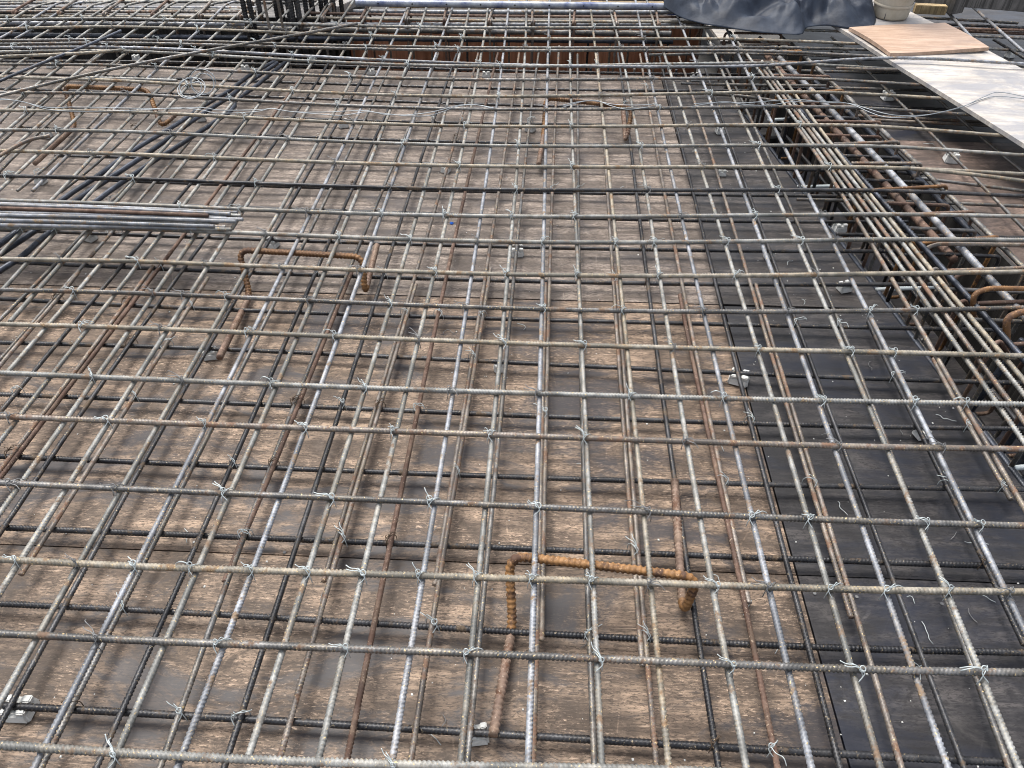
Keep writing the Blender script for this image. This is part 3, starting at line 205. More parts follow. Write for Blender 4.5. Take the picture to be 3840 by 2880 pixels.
('H14','H',.016,'2.3319,5.0683,.14 2.4714,5.0573,.14 2.6109,5.0463,.14 2.7503,5.0352,.14 2.8898,5.0242,.14 3.3898,4.9847,.14'),
('H15','H',.016,'2.3986,4.9849,.14 2.516,4.9826,.14 2.6334,4.9803,.14 2.7508,4.978,.14 2.8683,4.9757,.14 3.3683,4.966,.14'),
('H16','H',.016,'2.4451,5.0158,.12 2.5532,5.006,.12 2.6613,4.9962,.12 2.7694,4.9865,.12 2.8775,4.9767,.12 3.3775,4.9315,.12'),
('H17','H',.016,'2.4893,4.9586,.11 2.582,4.9509,.11 2.6747,4.9431,.11 2.7675,4.9354,.11 2.8602,4.9277,.11 3.3602,4.886,.11'),
('H18','H',.016,'2.6383,4.9399,.045 2.6982,4.9307,.045 2.7581,4.9214,.045 2.818,4.9121,.045 2.8778,4.9029,.045 3.3778,4.8255,.045'),
('H19','H',.016,'2.6878,4.707,.035 2.7111,4.699,.035 2.7344,4.6909,.035 2.7576,4.6828,.035 2.7809,4.6747,.035 3.2809,4.5014,.035'),
('H20','H',.016,'2.6835,4.5901,.05 2.694,4.5839,.05 2.7046,4.5777,.05 2.7151,4.5714,.05 2.7256,4.5652,.05 3.2256,4.2704,.05'),
('H21','H',.02,'-2.0269,5.7118,.02 -1.2946,5.7461,.02 -.5623,5.7883,.02 .1699,5.8382,.02 .9022,5.896,.02'),
('V1','H',.016,'2.4264,4.5407,.17 2.4453,4.7185,.17 2.4642,4.9101,.17 2.4831,5.1155,.17 2.5021,5.3346,.17'),
('V2','H',.016,'2.6425,4.4973,.17 2.6524,4.6706,.17 2.6624,4.8383,.17 2.6723,5.0003,.17 2.6823,5.1567,.17 3.1823,13.0186,.17'),
('V3','H',.016,'2.7741,5.0893,.05 2.7844,5.0085,.05 2.7946,4.9278,.05 2.8048,4.847,.05 2.815,4.7663,.05 3.315,.8115,.05'),
]
TIES=[[1,1,'Uc',-0.7511,0.5688,0.1765,-0.023],[1,1,'Ug',-0.2393,0.5706,0.1765,-0.014],[1,2,'Ub',-0.8865,0.7925,0.1765,-0.019],[1,2,'Ud',-0.6227,0.7925,0.1765,-0.03],[1,2,'Uf',-0.3721,0.7935,0.1765,-0.016],[1,2,'Uh',-0.1111,0.7943,0.1765,-0.01],[1,2,'Uj',0.1464,0.7943,0.1765,0.005],[1,2,'Ul',0.4104,0.794,0.1765,0.012],[1,2,'Un',0.6617,0.7951,0.1765,-0.013],[1,2,'Up',0.9188,0.8006,0.1765,-0.023],[1,3,'Uv',-1.1494,0.9727,0.1765,-0.016],[1,3,'Ua',-1.0131,0.9706,0.1765,-0.018],[1,3,'Ub',-0.8831,0.9694,0.1765,-0.018],[1,3,'Uc',-0.7419,0.9697,0.1765,-0.022],[1,3,'Ud',-0.6176,0.9705,0.1765,-0.026],[1,3,'Ue',-0.4933,0.9716,0.1765,-0.031],[1,3,'Uf',-0.3693,0.9729,0.1765,-0.016],[1,3,'Ug',-0.2336,0.9742,0.1765,-0.013],[1,3,'Uh',-0.1094,0.9753,0.1765,-0.009],[1,3,'Ui',0.0145,0.9763,0.1765,-0.006],[1,3,'Uj',0.1455,0.9771,0.1765,0.005],[1,3,'Uk',0.2727,0.9778,0.1765,-0.006],[1,3,'Ul',0.4084,0.9786,0.1765,0.009],[1,3,'Um',0.5324,0.9796,0.1765,-0.0],[1,3,'Un',0.6639,0.981,0.1765,-0.011],[1,3,'Uo',0.7872,0.9831,0.1765,-0.009],[1,3,'Up',0.9228,0.987,0.1765,-0.018],[1,3,'Uq',1.0527,0.9916,0.1765,-0.014],[1,4,'Uw',-1.2659,1.193,0.1765,-0.026],[1,4,'Ua',-1.0092,1.189,0.1765,-0.018],[1,4,'Uc',-0.7374,1.1862,0.1765,-0.02],[1,4,'Ue',-0.4873,1.1838,0.1765,-0.027],[1,4,'Ug',-0.2311,1.1813,0.1765,-0.012],[1,4,'Ui',0.0155,1.1786,0.1765,-0.004],[1,4,'Uk',0.2738,1.1756,0.1765,-0.005],[1,4,'Um',0.5324,1.1731,0.1765,-0.001],[1,4,'Un',0.6657,1.1723,0.1765,-0.008],[1,4,'Up',0.9258,1.1726,0.1765,-0.014],[1,4,'Uq',1.0552,1.1742,0.1765,-0.012],[1,5,'Ux',-1.3926,1.4209,0.1765,-0.028],[1,5,'Uv',-1.142,1.4189,0.1765,-0.016],[1,5,'Ub',-0.8759,1.4176,0.1765,-0.014],[1,5,'Ud',-0.6078,1.4166,0.1765,-0.019],[1,5,'Uf',-0.3621,1.4157,0.1765,-0.016],[1,5,'Uh',-0.1055,1.4149,0.1765,-0.008],[1,5,'Uj',0.143,1.4143,0.1765,0.006],[1,5,'Ul',0.4075,1.4143,0.1765,-0.003],[1,5,'Uo',0.7914,1.4169,0.1765,-0.01],[1,5,'Uq',1.0577,1.422,0.1765,-0.008],[1,6,'Uw',-1.2563,1.5907,0.1765,-0.022],[1,6,'Ua',-1.002,1.5869,0.1765,-0.018],[1,6,'Uc',-0.7302,1.5836,0.1765,-0.016],[1,6,'Ue',-0.4774,1.5815,0.1765,-0.023],[1,6,'Ug',-0.2268,1.5805,0.1765,-0.01],[1,6,'Ui',0.0169,1.5807,0.1765,-0.003],[1,6,'Uk',0.2759,1.5821,0.1765,-0.005],[1,6,'Um',0.5328,1.5848,0.1765,-0.002],[1,6,'Uo',0.7931,1.5888,0.1765,-0.01],[1,6,'Uq',1.0588,1.5941,0.1765,-0.005],[1,6,'Ur',1.1978,1.5974,0.1765,0.002],[1,7,'Ux',-1.3816,1.8198,0.1765,-0.026],[1,7,'Uv',-1.1355,1.8181,0.1765,-0.016],[1,7,'Ub',-0.8706,1.8132,0.1765,-0.012],[1,7,'Ud',-0.6019,1.808,0.1765,-0.013],[1,7,'Uf',-0.356,1.804,0.1765,-0.015],[1,7,'Uh',-0.1026,1.8013,0.1765,-0.007],[1,7,'Uj',0.1408,1.8007,0.1765,0.006],[1,7,'Ul',0.4097,1.8021,0.1765,-0.009],[1,7,'Un',0.669,1.8052,0.1765,-0.002],[1,7,'Up',0.9312,1.8093,0.1765,-0.004],[1,7,'Uq',1.0596,1.8111,0.1765,-0.002],[1,8,'Uy',-1.5064,1.9994,0.1765,-0.029],[1,8,'Uw',-1.2486,1.9994,0.1765,-0.017],[1,8,'Uv',-1.1326,1.9971,0.1765,-0.016],[1,8,'Ua',-0.9947,1.9936,0.1765,-0.017],[1,8,'Uc',-0.7243,1.9866,0.1765,-0.012],[1,8,'Ue',-0.4694,1.9805,0.1765,-0.018],[1,8,'Ug',-0.2235,1.9767,0.1765,-0.007],[1,8,'Ui',0.0177,1.9763,0.1765,-0.002],[1,8,'Uk',0.2776,1.9801,0.1765,-0.004],[1,8,'Um',0.5337,1.9884,0.1765,-0.003],[1,8,'Uo',0.7974,2.0015,0.1765,-0.01],[1,8,'Uq',1.0599,2.0189,0.1765,-0.0],[1,8,'Ur',1.1981,2.0292,0.1765,-0.001],[1,9,'Uz',-1.6375,2.1802,0.1765,-0.009],[1,9,'Ux',-1.3729,2.1837,0.1765,-0.022],[1,9,'Uv',-1.1296,2.1801,0.1765,-0.016],[1,9,'Ub',-0.8667,2.1748,0.1765,-0.01],[1,9,'Ud',-0.5982,2.1694,0.1765,-0.008],[1,9,'Uf',-0.3508,2.1673,0.1765,-0.013],[1,9,'Uh',-0.1003,2.1682,0.1765,-0.005],[1,9,'Uj',0.1388,2.1733,0.1765,0.005],[1,9,'Ul',0.4135,2.1838,0.1765,-0.011],[1,9,'Un',0.6693,2.1983,0.1765,0.0],[1,9,'Up',0.9318,2.2163,0.1765,0.0],[1,10,'UB',-1.882,2.3825,0.1765,0.022],[1,10,'UA',-1.758,2.3874,0.1765,0.012],[1,10,'Uy',-1.4973,2.3944,0.1765,-0.019],[1,10,'Uw',-1.243,2.3907,0.1765,-0.012],[1,10,'Ua',-0.9884,2.3838,0.1765,-0.015],[1,10,'Uc',-0.7202,2.3765,0.1765,-0.008],[1,10,'Ue',-0.4635,2.3727,0.1765,-0.013],[1,10,'Ug',-0.2211,2.3727,0.1765,-0.005],[1,10,'Ui',0.0182,2.3776,0.1765,-0.001],[1,10,'Uk',0.2791,2.3884,0.1765,-0.003],[1,10,'Ul',0.416,2.396,0.1765,-0.012],[1,10,'Un',0.6689,2.4136,0.1765,0.002],[1,10,'Up',0.9316,2.4337,0.1765,0.001],[1,10,'Uq',1.0595,2.4441,0.1765,0.002],[1,11,'Ux',-1.3652,2.5624,0.1765,-0.018],[1,11,'Uv',-1.1237,2.5545,0.1765,-0.016],[1,11,'Ub',-0.8636,2.5484,0.1765,-0.007],[1,11,'Ud',-0.5957,2.5452,0.1765,-0.005],[1,11,'Uf',-0.3461,2.547,0.1765,-0.011],[1,11,'Uh',-0.0988,2.5529,0.1765,-0.003],[1,11,'Uj',0.1371,2.563,0.1765,0.004],[1,11,'Um',0.5359,2.5871,0.1765,-0.005],[1,11,'Uo',0.8034,2.6067,0.1765,-0.009],[1,11,'Uq',1.0591,2.6249,0.1765,0.003],[1,12,'UD',-2.1315,2.7715,0.1765,0.014],[1,12,'Uz',-1.6307,2.7736,0.1765,-0.013],[1,12,'Uv',-1.1205,2.761,0.1765,-0.015],[1,12,'Ud',-0.5949,2.7534,0.1765,-0.004],[1,12,'Uh',-0.0983,2.7605,0.1765,-0.002],[1,12,'Ul',0.4207,2.7831,0.1765,-0.012],[1,12,'Up',0.9308,2.8115,0.1765,0.002],[1,13,'UB',-1.8943,2.9917,0.1765,0.018],[1,13,'Ux',-1.3589,2.9747,0.1765,-0.012],[1,13,'Ub',-0.8612,2.9579,0.1765,-0.005],[1,13,'Uf',-0.3423,2.9548,0.1765,-0.007],[1,13,'Uj',0.136,2.9688,0.1765,0.002],[1,13,'Un',0.6667,2.9978,0.1765,0.006],[1,13,'Ur',1.1853,3.0245,0.1765,0.037],[1,14,'UD',-2.14,3.2043,0.1765,0.024],[1,14,'Uz',-1.6242,3.1993,0.1765,-0.016],[1,14,'Uv',-1.1146,3.171,0.1765,-0.014],[1,14,'Ud',-0.5937,3.1513,0.1765,-0.002],[1,14,'Uh',-0.0982,3.1538,0.1765,0.001],[1,14,'Ul',0.4246,3.1794,0.1765,-0.009],[1,14,'Up',0.9298,3.2139,0.1765,0.002],[1,15,'UF',-2.4005,3.4105,0.1765,0.026],[1,15,'UB',-1.9002,3.4196,0.1765,0.01],[1,15,'Ux',-1.3553,3.3853,0.1765,-0.005],[1,15,'Ub',-0.8599,3.3559,0.1765,-0.002],[1,15,'Uf',-0.3404,3.3482,0.1765,-0.002],[1,15,'Uj',0.1357,3.3668,0.1765,-0.001],[1,15,'Un',0.6641,3.4067,0.1765,0.007],[1,15,'Ur',1.163,3.4402,0.1765,0.064],[1,16,'UG',-2.526,3.6162,0.1765,0.026],[1,16,'UC',-2.013,3.6266,0.1765,0.005],[1,16,'Uy',-1.4863,3.588,0.1765,-0.007],[1,16,'Ua',-0.977,3.5506,0.1765,-0.003],[1,16,'Ue',-0.4573,3.5367,0.1765,0.002],[1,16,'Ui',0.0185,3.5524,0.1765,-0.0],[1,16,'Um',0.5436,3.5945,0.1765,-0.011],[1,16,'Uq',1.0574,3.639,0.1765,-0.001],[1,17,'UE',-2.2838,3.8029,0.1765,-0.012],[1,17,'UA',-1.7706,3.7612,0.1765,-0.003],[1,17,'Uw',-1.2331,3.7106,0.1765,-0.004],[1,17,'Uc',-0.7193,3.6859,0.1765,0.008],[1,17,'Ug',-0.2205,3.6954,0.1765,0.004],[1,17,'Uk',0.2814,3.7357,0.1765,-0.001],[1,17,'Uo',0.8108,3.7946,0.1765,-0.003],[1,18,'UG',-2.5295,3.9989,0.1765,-0.005],[1,18,'UC',-2.0138,3.9906,0.1765,-0.001],[1,18,'Uy',-1.4833,3.9465,0.1765,-0.01],[1,18,'Ua',-0.9769,3.9118,0.1765,0.003],[1,18,'Ue',-0.4589,3.9033,0.1765,0.007],[1,18,'Ui',0.0187,3.9242,0.1765,-0.001],[1,18,'Um',0.5481,3.9685,0.1765,-0.013],[1,18,'Uq',1.0586,4.008,0.1765,-0.005],[1,19,'UI',-2.77,4.1818,0.1765,-0.014],[1,19,'UE',-2.2746,4.2149,0.1765,-0.029],[1,19,'UA',-1.766,4.1747,0.1765,-0.021],[1,19,'Uw',-1.2318,4.1221,0.1765,-0.003],[1,19,'Uc',-0.7238,4.0951,0.1765,0.014],[1,19,'Ug',-0.2228,4.1036,0.1765,0.007],[1,19,'Uk',0.2815,4.1436,0.1765,0.0],[1,19,'Uo',0.811,4.1989,0.1765,0.002],[1,20,'UJ',-2.8928,4.2384,0.178,-0.03],[1,20,'UF',-2.3959,4.2705,0.178,-0.032],[1,20,'UB',-1.8988,4.2514,0.178,-0.015],[1,20,'Ux',-1.3573,4.2042,0.178,0.011],[1,20,'Ub',-0.8598,4.1604,0.178,0.002],[1,20,'Uf',-0.3428,4.1317,0.178,0.01],[1,20,'Uj',0.1384,4.1269,0.178,-0.006],[1,20,'Un',0.658,4.1413,0.178,0.009],[1,21,'UG',-2.5244,4.3309,0.1765,-0.025],[1,21,'UC',-2.0128,4.3414,0.1765,-0.004],[1,21,'Uy',-1.4779,4.3309,0.1765,-0.018],[1,21,'Ua',-0.9791,4.3241,0.1765,0.009],[1,21,'Ue',-0.4632,4.3314,0.1765,0.013],[1,21,'Ui',0.0192,4.3533,0.1765,-0.002],[1,21,'Um',0.5543,4.3864,0.1765,-0.017],[1,21,'Uq',1.0621,4.4082,0.1765,-0.012],[1,22,'UH',-2.6451,4.3784,0.1765,-0.004],[1,22,'UD',-2.151,4.3954,0.1765,-0.023],[1,22,'Uz',-1.603,4.3841,0.1765,-0.018],[1,22,'Uv',-1.1003,4.3724,0.1765,-0.009],[1,22,'Ud',-0.5905,4.3729,0.1765,-0.005],[1,22,'Uh',-0.1071,4.3899,0.1765,0.014],[1,22,'Ul',0.4214,4.4234,0.1765,0.019],[1,22,'Up',0.9347,4.4592,0.1765,-0.012],[1,23,'UK',-2.9814,4.5611,0.1765,-0.033],[1,23,'UG',-2.5159,4.6105,0.1765,-0.035],[1,23,'UC',-2.0115,4.5995,0.1765,-0.006],[1,23,'Uy',-1.4728,4.5672,0.1765,-0.025],[1,23,'Ua',-0.9817,4.5427,0.1765,0.014],[1,23,'Ue',-0.4661,4.5354,0.1765,0.016],[1,23,'Ui',0.0196,4.5484,0.1765,-0.002],[1,23,'Um',0.5576,4.5779,0.1765,-0.018],[1,23,'Uq',1.0649,4.6007,0.1765,-0.017],[1,24,'UN',-3.1871,4.703,0.1765,0.005],[1,24,'UI',-2.7501,4.7515,0.1765,-0.052],[1,24,'UE',-2.2582,4.7592,0.1765,-0.028],[1,24,'UA',-1.746,4.7384,0.1765,-0.051],[1,24,'Uw',-1.2305,4.7168,0.1765,-0.002],[1,24,'Uc',-0.7355,4.7108,0.1765,0.024],[1,24,'Ug',-0.2286,4.726,0.1765,0.012],[1,24,'Uk',0.2809,4.7581,0.1765,0.001],[1,24,'Uo',0.8085,4.793,0.1765,0.009],[0,1,'Lb',-0.9434,0.7068,0.053,-0.024],[0,1,'Ld',-0.7141,0.7047,0.053,0.009],[0,1,'Le',-0.5851,0.7032,0.053,-0.017],[0,1,'Lm',0.3894,0.6896,0.053,0.004],[0,1,'Ln',0.5068,0.6882,0.053,-0.011],[0,2,'Lb',-0.9377,0.9454,0.053,-0.024],[0,2,'Lh',-0.2142,0.9324,0.053,-0.024],[0,2,'Lk',0.1431,0.9256,0.053,0.003],[0,2,'Ll2',0.2689,0.9239,0.053,-0.009],[0,3,'Ld',-0.716,1.1615,0.053,-0.005],[0,3,'Lf2',-0.4695,1.1606,0.053,-0.027],[0,3,'Lg',-0.3451,1.1602,0.053,-0.007],[0,3,'Ll',0.2592,1.1588,0.053,-0.008],[0,3,'Ls',1.1184,1.1611,0.053,-0.004],[0,4,'Lx',-1.4418,1.4038,0.053,-0.037],[0,4,'Lc',-0.8226,1.3981,0.053,-0.015],[0,4,'Ld2',-0.7072,1.3973,0.053,-0.035],[0,4,'Lh',-0.2017,1.3954,0.053,-0.029],[0,4,'Ln2',0.518,1.3988,0.053,0.0],[0,4,'Lp2',0.7533,1.4019,0.053,-0.015],[0,4,'Ls',1.1188,1.4093,0.053,0.0],[0,4,'Lt',1.2712,1.4132,0.053,-0.004],[0,5,'Lv',-1.5628,1.6537,0.053,-0.037],[0,5,'Lw',-1.2022,1.6515,0.053,-0.012],[0,5,'Ld',-0.7103,1.6455,0.053,-0.018],[0,5,'Ld2',-0.6992,1.6453,0.053,-0.03],[0,5,'Le',-0.5704,1.6434,0.053,-0.014],[0,5,'Lf2',-0.455,1.6418,0.053,-0.032],[0,5,'Lg',-0.3406,1.6403,0.053,-0.012],[0,5,'Lj',0.0288,1.636,0.053,-0.002],[0,5,'Lo',0.6357,1.6343,0.053,-0.009],[0,5,'Lt',1.2703,1.6454,0.053,0.003],[0,6,'Lu',-1.3172,1.9019,0.053,-0.033],[0,6,'Lw',-1.1991,1.9014,0.053,-0.012],[0,6,'Lh2',-0.1992,1.8815,0.053,-0.023],[0,6,'Ls',1.1206,1.8544,0.053,-0.013],[0,7,'LA',-1.6716,2.1297,0.053,-0.011],[0,7,'Lx',-1.4231,2.1213,0.053,-0.019],[0,7,'Lw',-1.1961,2.1157,0.053,-0.017],[0,7,'La',-1.0517,2.113,0.053,-0.025],[0,7,'Lf',-0.4519,2.1071,0.053,-0.033],[0,7,'Lg',-0.3342,2.1069,0.053,-0.015],[0,7,'Lh',-0.181,2.107,0.053,-0.027],[0,7,'Lq',0.8813,2.1164,0.053,-0.006],[0,7,'Lr',1.0264,2.1184,0.053,-0.026],[0,8,'Ly',-1.3928,2.3514,0.053,-0.034],[0,8,'Lc',-0.8111,2.3399,0.053,-0.012],[0,8,'Le',-0.5608,2.3375,0.053,-0.014],[0,8,'Ll',0.2756,2.3429,0.053,-0.017],[0,8,'Lm',0.3992,2.3457,0.053,-0.015],[0,9,'LB',-1.6733,2.5842,0.053,-0.019],[0,9,'Lm',0.4027,2.5752,0.053,-0.016],[0,10,'Lz',-1.7762,2.8239,0.053,-0.014],[0,11,'LF',-2.206,3.0417,0.053,-0.047],[0,11,'Lc',-0.8027,3.0054,0.053,-0.014],[0,11,'Lj2',0.0527,3.0129,0.053,-0.013],[0,11,'Lk',0.1633,3.0149,0.053,-0.017],[0,13,'LC',-1.9781,3.5257,0.053,-0.016],[0,13,'Lf',-0.4108,3.4912,0.053,-0.025],[0,13,'Ll',0.2964,3.496,0.053,-0.017],[0,14,'Le',-0.5386,3.7069,0.053,-0.02],[0,14,'Lf',-0.4057,3.7079,0.053,-0.023],[0,14,'Li',-0.0618,3.7141,0.053,-0.023],[0,15,'La',-1.0033,3.9677,0.053,-0.022],[0,15,'Lk',0.1808,3.9445,0.053,-0.019],[0,15,'Lm',0.4254,3.9479,0.053,-0.014],[0,16,'Ln2',0.5512,4.1819,0.053,-0.021],[0,17,'Lo',0.6702,4.4334,0.053,-0.011]]
SPACERS=[[-1.074,0.713],[-0.093,0.703],[0.651,1.862],[-0.081,2.568],[-0.111,1.882],[-1.063,1.9],[-1.782,2.593],[1.128,2.389],[0.897,2.6],[1.227,2.817],[1.148,1.641],[-2.855,4.433],[-2.214,3.049],[-2.421,3.513],[-1.735,3.75],[-1.722,4.45],[-1.047,2.579],[-0.989,4.436],[-0.327,4.428],[-0.999,3.712],[-0.433,3.248],[-0.058,3.714],[0.888,3.737],[0.822,3.285],[0.856,4.446],[1.797,4.971],[1.864,4.219],[1.922,3.477],[2.819,4.927],[-2.416,4.582]]
WIRES={'wa':[[-2.6555,3.463,0.19],[-2.5552,3.4823,0.19],[-2.4366,3.4681,0.19],[-2.2959,3.408,0.19],[-2.1526,3.3931,0.19],[-1.8957,3.4004,0.19],[-1.7056,3.4266,0.19],[-1.6557,3.4387,0.19],[-1.5726,3.4339,0.19],[-1.482,3.4057,0.19],[-1.3169,3.4146,0.19],[-1.2553,3.4444,0.19],[-1.1597,3.4297,0.19],[-0.996,3.4189,0.19],[-0.9139,3.4102,0.19],[-0.8119,3.4354,0.19],[-0.729,3.4202,0.19],[-0.6214,3.413,0.19],[-0.528,3.4311,0.19],[-0.4681,3.4671,0.19],[-0.3932,3.5247,0.19],[-0.3133,3.5426,0.19],[-0.2304,3.52,0.19]],'wb':[[0.0888,3.5441,0.19],[0.182,3.6038,0.19],[0.2539,3.6285,0.19],[0.3177,3.5905,0.19],[0.3966,3.5541,0.19],[0.5061,3.5735,0.19]],'wc':[[0.6902,3.5286,0.215],[0.7681,3.553,0.215],[0.8532,3.5848,0.215],[0.9318,3.5754,0.215],[1.0448,3.5748,0.215],[1.1751,3.6092,0.215],[1.3181,3.6033,0.215],[1.4225,3.5954,0.215],[1.4955,3.5193,0.215],[1.5428,3.47,0.215],[1.6131,3.4483,0.215],[1.7533,3.4814,0.215],[1.9209,3.5821,0.215],[2.0737,3.6997,0.215],[2.1715,3.7403,0.215],[2.3087,3.6847,0.215]]}
CHAIRS=[[[-0.0599,0.6866,0.052],[-0.0316,0.9545,0.022],[-0.0452,1.0584,0.146],[0.385,1.0185,0.146],[0.3662,0.9964,0.03],[0.3839,1.3748,0.066]],[[-1.0032,1.8374,0.052],[-1.0259,2.2208,0.022],[-1.0696,2.3207,0.146],[-0.6173,2.2978,0.146],[-0.6142,2.2369,0.03],[-0.613,2.5043,0.066]],[[-2.2672,3.1334,0.052],[-2.3131,3.5973,0.022],[-2.4113,3.7859,0.146],[-1.974,3.7643,0.146],[-1.8738,3.5887,0.03],[-1.8169,3.6735,0.066]],[[-0.0104,3.2402,0.052],[0.0079,3.6135,0.022],[0.0123,3.7692,0.146],[0.4316,3.6708,0.146],[0.4045,3.5451,0.03],[0.4049,3.8223,0.066]]]
SCRAPS=[[1.0925,1.2626],[1.1257,1.2568],[1.2246,1.7339],[1.0919,1.6682],[0.9331,1.0647],[0.9334,1.0181],[1.0579,1.0578],[0.879,0.8695],[0.9848,2.5761],[1.1072,1.9788],[0.4704,2.7743],[0.5063,2.7134],[-0.1719,0.7123],[-0.1685,0.6812],[0.5541,1.5486],[-2.0109,2.5952],[-1.1392,4.2736],[0.3625,4.3739],[0.472,4.3626],[0.4583,1.0751],[0.1672,1.4505],[-0.2783,2.0589],[1.1306,1.0785],[1.9097,3.6433]]
ORDER=['UN', 'UM', 'UK', 'UJ', 'UI', 'UH', 'UG', 'UF', 'UE', 'UD', 'UC', 'UB', 'UA', 'Uz', 'Uy', 'Ux', 'Uw', 'Uv', 'Ua', 'Ub', 'Uc', 'Ud', 'Ue', 'Uf', 'Ug', 'Uh', 'Ui', 'Uj', 'Uk', 'Ul', 'Um', 'Un', 'Uo', 'Up', 'Uq', 'Ur']

def parse(s): return [tuple(float(c) for c in q.split(',')) for q in s.split()]
# ---------------- helpers ----------------
def tag(o,label=None,cat=None,group=None,kind=None):
    if label: o['label']=label
    if cat: o['category']=cat
    if group: o['group']=group
    if kind: o['kind']=kind
    return o
def link(name,me,mat=None,parent=None):
    o=bpy.data.objects.new(name,me); col.objects.link(o)
    if mat and not me.materials: me.materials.append(mat)
    if parent: o.parent=parent
    return o
def empty(name,loc=(0,0,0),rz=0):
    o=bpy.data.objects.new(name,None); o.location=loc; o.rotation_euler[2]=rz; o.empty_display_size=.05; col.objects.link(o); return o
def mesh_np(name,V,F,smooth=True):
    me=bpy.data.meshes.new(name); V=np.asarray(V,np.float32); F=np.asarray(F,np.int32)
    me.vertices.add(len(V)); me.vertices.foreach_set('co',V.ravel())
    me.loops.add(F.size); me.loops.foreach_set('vertex_index',F.ravel())
    me.polygons.add(len(F)); me.polygons.foreach_set('loop_start',np.arange(0,F.size,F.shape[1],dtype=np.int32))
    me.polygons.foreach_set('loop_total',np.full(len(F),F.shape[1],np.int32))
    me.update(calc_edges=True); me.validate()
    me.polygons.foreach_set('use_smooth',np.full(len(me.polygons),bool(smooth)))
    return me
def catmull(pts,step=.02):
    P=np.array(pts,float)
    if len(P)<3: 
        n=max(2,int(np.linalg.norm(P[1]-P[0])/step)); t=np.linspace(0,1,n+1)[:,None]; return P[0]*(1-t)+P[1]*t
    A=np.vstack([2*P[0]-P[1],P,2*P[-1]-P[-2]]); out=[]
    for i in range(1,len(A)-2):
        a,b,c,d=A[i-1:i+3]; n=max(2,int(np.linalg.norm(c-b)/step)); t=np.linspace(0,1,n,endpoint=False)[:,None]
        out.append(.5*((2*b)+(c-a)*t+(2*a-5*b+4*c-d)*t*t+(-a+3*b-3*c+d)*t**3))
    out.append(P[-1:]); return np.vstack(out)
def fillet(pts,r,n=6):
    P=[Vector(p) for p in pts]; out=[P[0]]
    for i in range(1,len(P)-1):
        a=(P[i-1]-P[i]); b=(P[i+1]-P[i]); rr=min(r,a.length*.45,b.length*.45)
        p0=P[i]+a.normalized()*rr; p1=P[i]+b.normalized()*rr
        for k in range(n+1):
            t=k/n; out.append(p0*(1-t)**2+P[i]*2*t*(1-t)+p1*t*t)
    out.append(P[-1]); return np.array([tuple(p) for p in out])
def resample(C,ds):
    """ds: function of y -> spacing, or a number"""
    seg=np.linalg.norm(np.diff(C,axis=0),axis=1); s=np.concatenate([[0],np.cumsum(seg)]); L=s[-1]
    if callable(ds):
        q=[0.0]
        while q[-1]<L:
            y=np.interp(q[-1],s,C[:,1]); q.append(q[-1]+ds(y))
        q[-1]=L; q=np.array(q)
    else: q=np.linspace(0,L,max(2,int(L/ds)+1))
    return np.stack([np.interp(q,s,C[:,k]) for k in range(3)],1),q
def tube(C,q,r,sides=10,rib=0.,pitch=.009,lean=.9,lrib=0.,phase=0.,twist=None,cap=True):
    n=len(C); T=np.gradient(C,axis=0); T/=np.linalg.norm(T,axis=1)[:,None]+1e-12
    up=np.array([0,0,1.]) 
    if abs(T[:,2]).mean()>.8: up=np.array([0,1.,0])
    # parallel transport of the frame
    N=np.zeros_like(T); n0=up-T[0]*up.dot(T[0])
    if np.linalg.norm(n0)<1e-3: n0=np.array([1.,0,0])-T[0]*T[0][0]
    N[0]=n0/np.linalg.norm(n0)
    for i in range(1,n):
        v=N[i-1]-T[i]*N[i-1].dot(T[i]); N[i]=v/(np.linalg.norm(v)+1e-12)
    B=np.cross(T,N)
    th=np.linspace(0,2*np.pi,sides,endpoint=False)
    tw=phase+(twist or 0)*q
    TH=th[None,:]+0*q[:,None]
    ph=(q/pitch)[:,None]*2*np.pi+ np.abs(((TH-tw[:,None])%(2*np.pi))-np.pi)*2*lean
    a=TH-tw[:,None]
    rr=r*(1+rib*np.clip(np.cos(ph)*1.6,-1,1)*np.clip(np.abs(np.sin(a))*2.2,0,1)+lrib*np.clip(np.abs(np.cos(a))*6-5,0,1))
    V=C[:,None,:]+rr[:,:,None]*(np.cos(TH)[:,:,None]*N[:,None,:]+np.sin(TH)[:,:,None]*B[:,None,:])
    V=V.reshape(-1,3)
    i=np.arange(n-1)[:,None]*sides; j=np.arange(sides)[None,:]; j2=(j+1)%sides
    F=np.stack([i+j,i+j2,i+sides+j2,i+sides+j],-1).reshape(-1,4)
    if cap:
        k=len(V); V=np.vstack([V,C[:1],C[-1:]])
        jj=np.arange(sides); j3=(jj+1)%sides; h=sides//2
        # quads made of fan pairs
        c0=np.stack([np.full(h,k),jj[::2][:h]+2,jj[::2][:h]+1,jj[::2][:h]],-1)%(10**9)
        c0[:,1]=np.where(c0[:,1]>=sides,c0[:,1]-sides,c0[:,1])
        b=(n-1)*sides
        c1=np.stack([np.full(h,k+1),b+jj[::2][:h],b+jj[::2][:h]+1,b+(jj[::2][:h]+2)%sides],-1)
        F=np.vstack([F,c0,c1])
    return V,F
def wire(name,pts,r,mat,sides=5,step=.003,parent=None):
    C=catmull(pts,step); C,q=resample(C,step)
    V,F=tube(C,q,r,sides=sides if sides%2==0 else sides+1,cap=True)
    return link(name,mesh_np(name,V,F),mat,parent)
def near_ds(y):
    if y<1.7: return .00225
    if y<2.5: return .0030
    if y<3.4: return .0045
    return .012
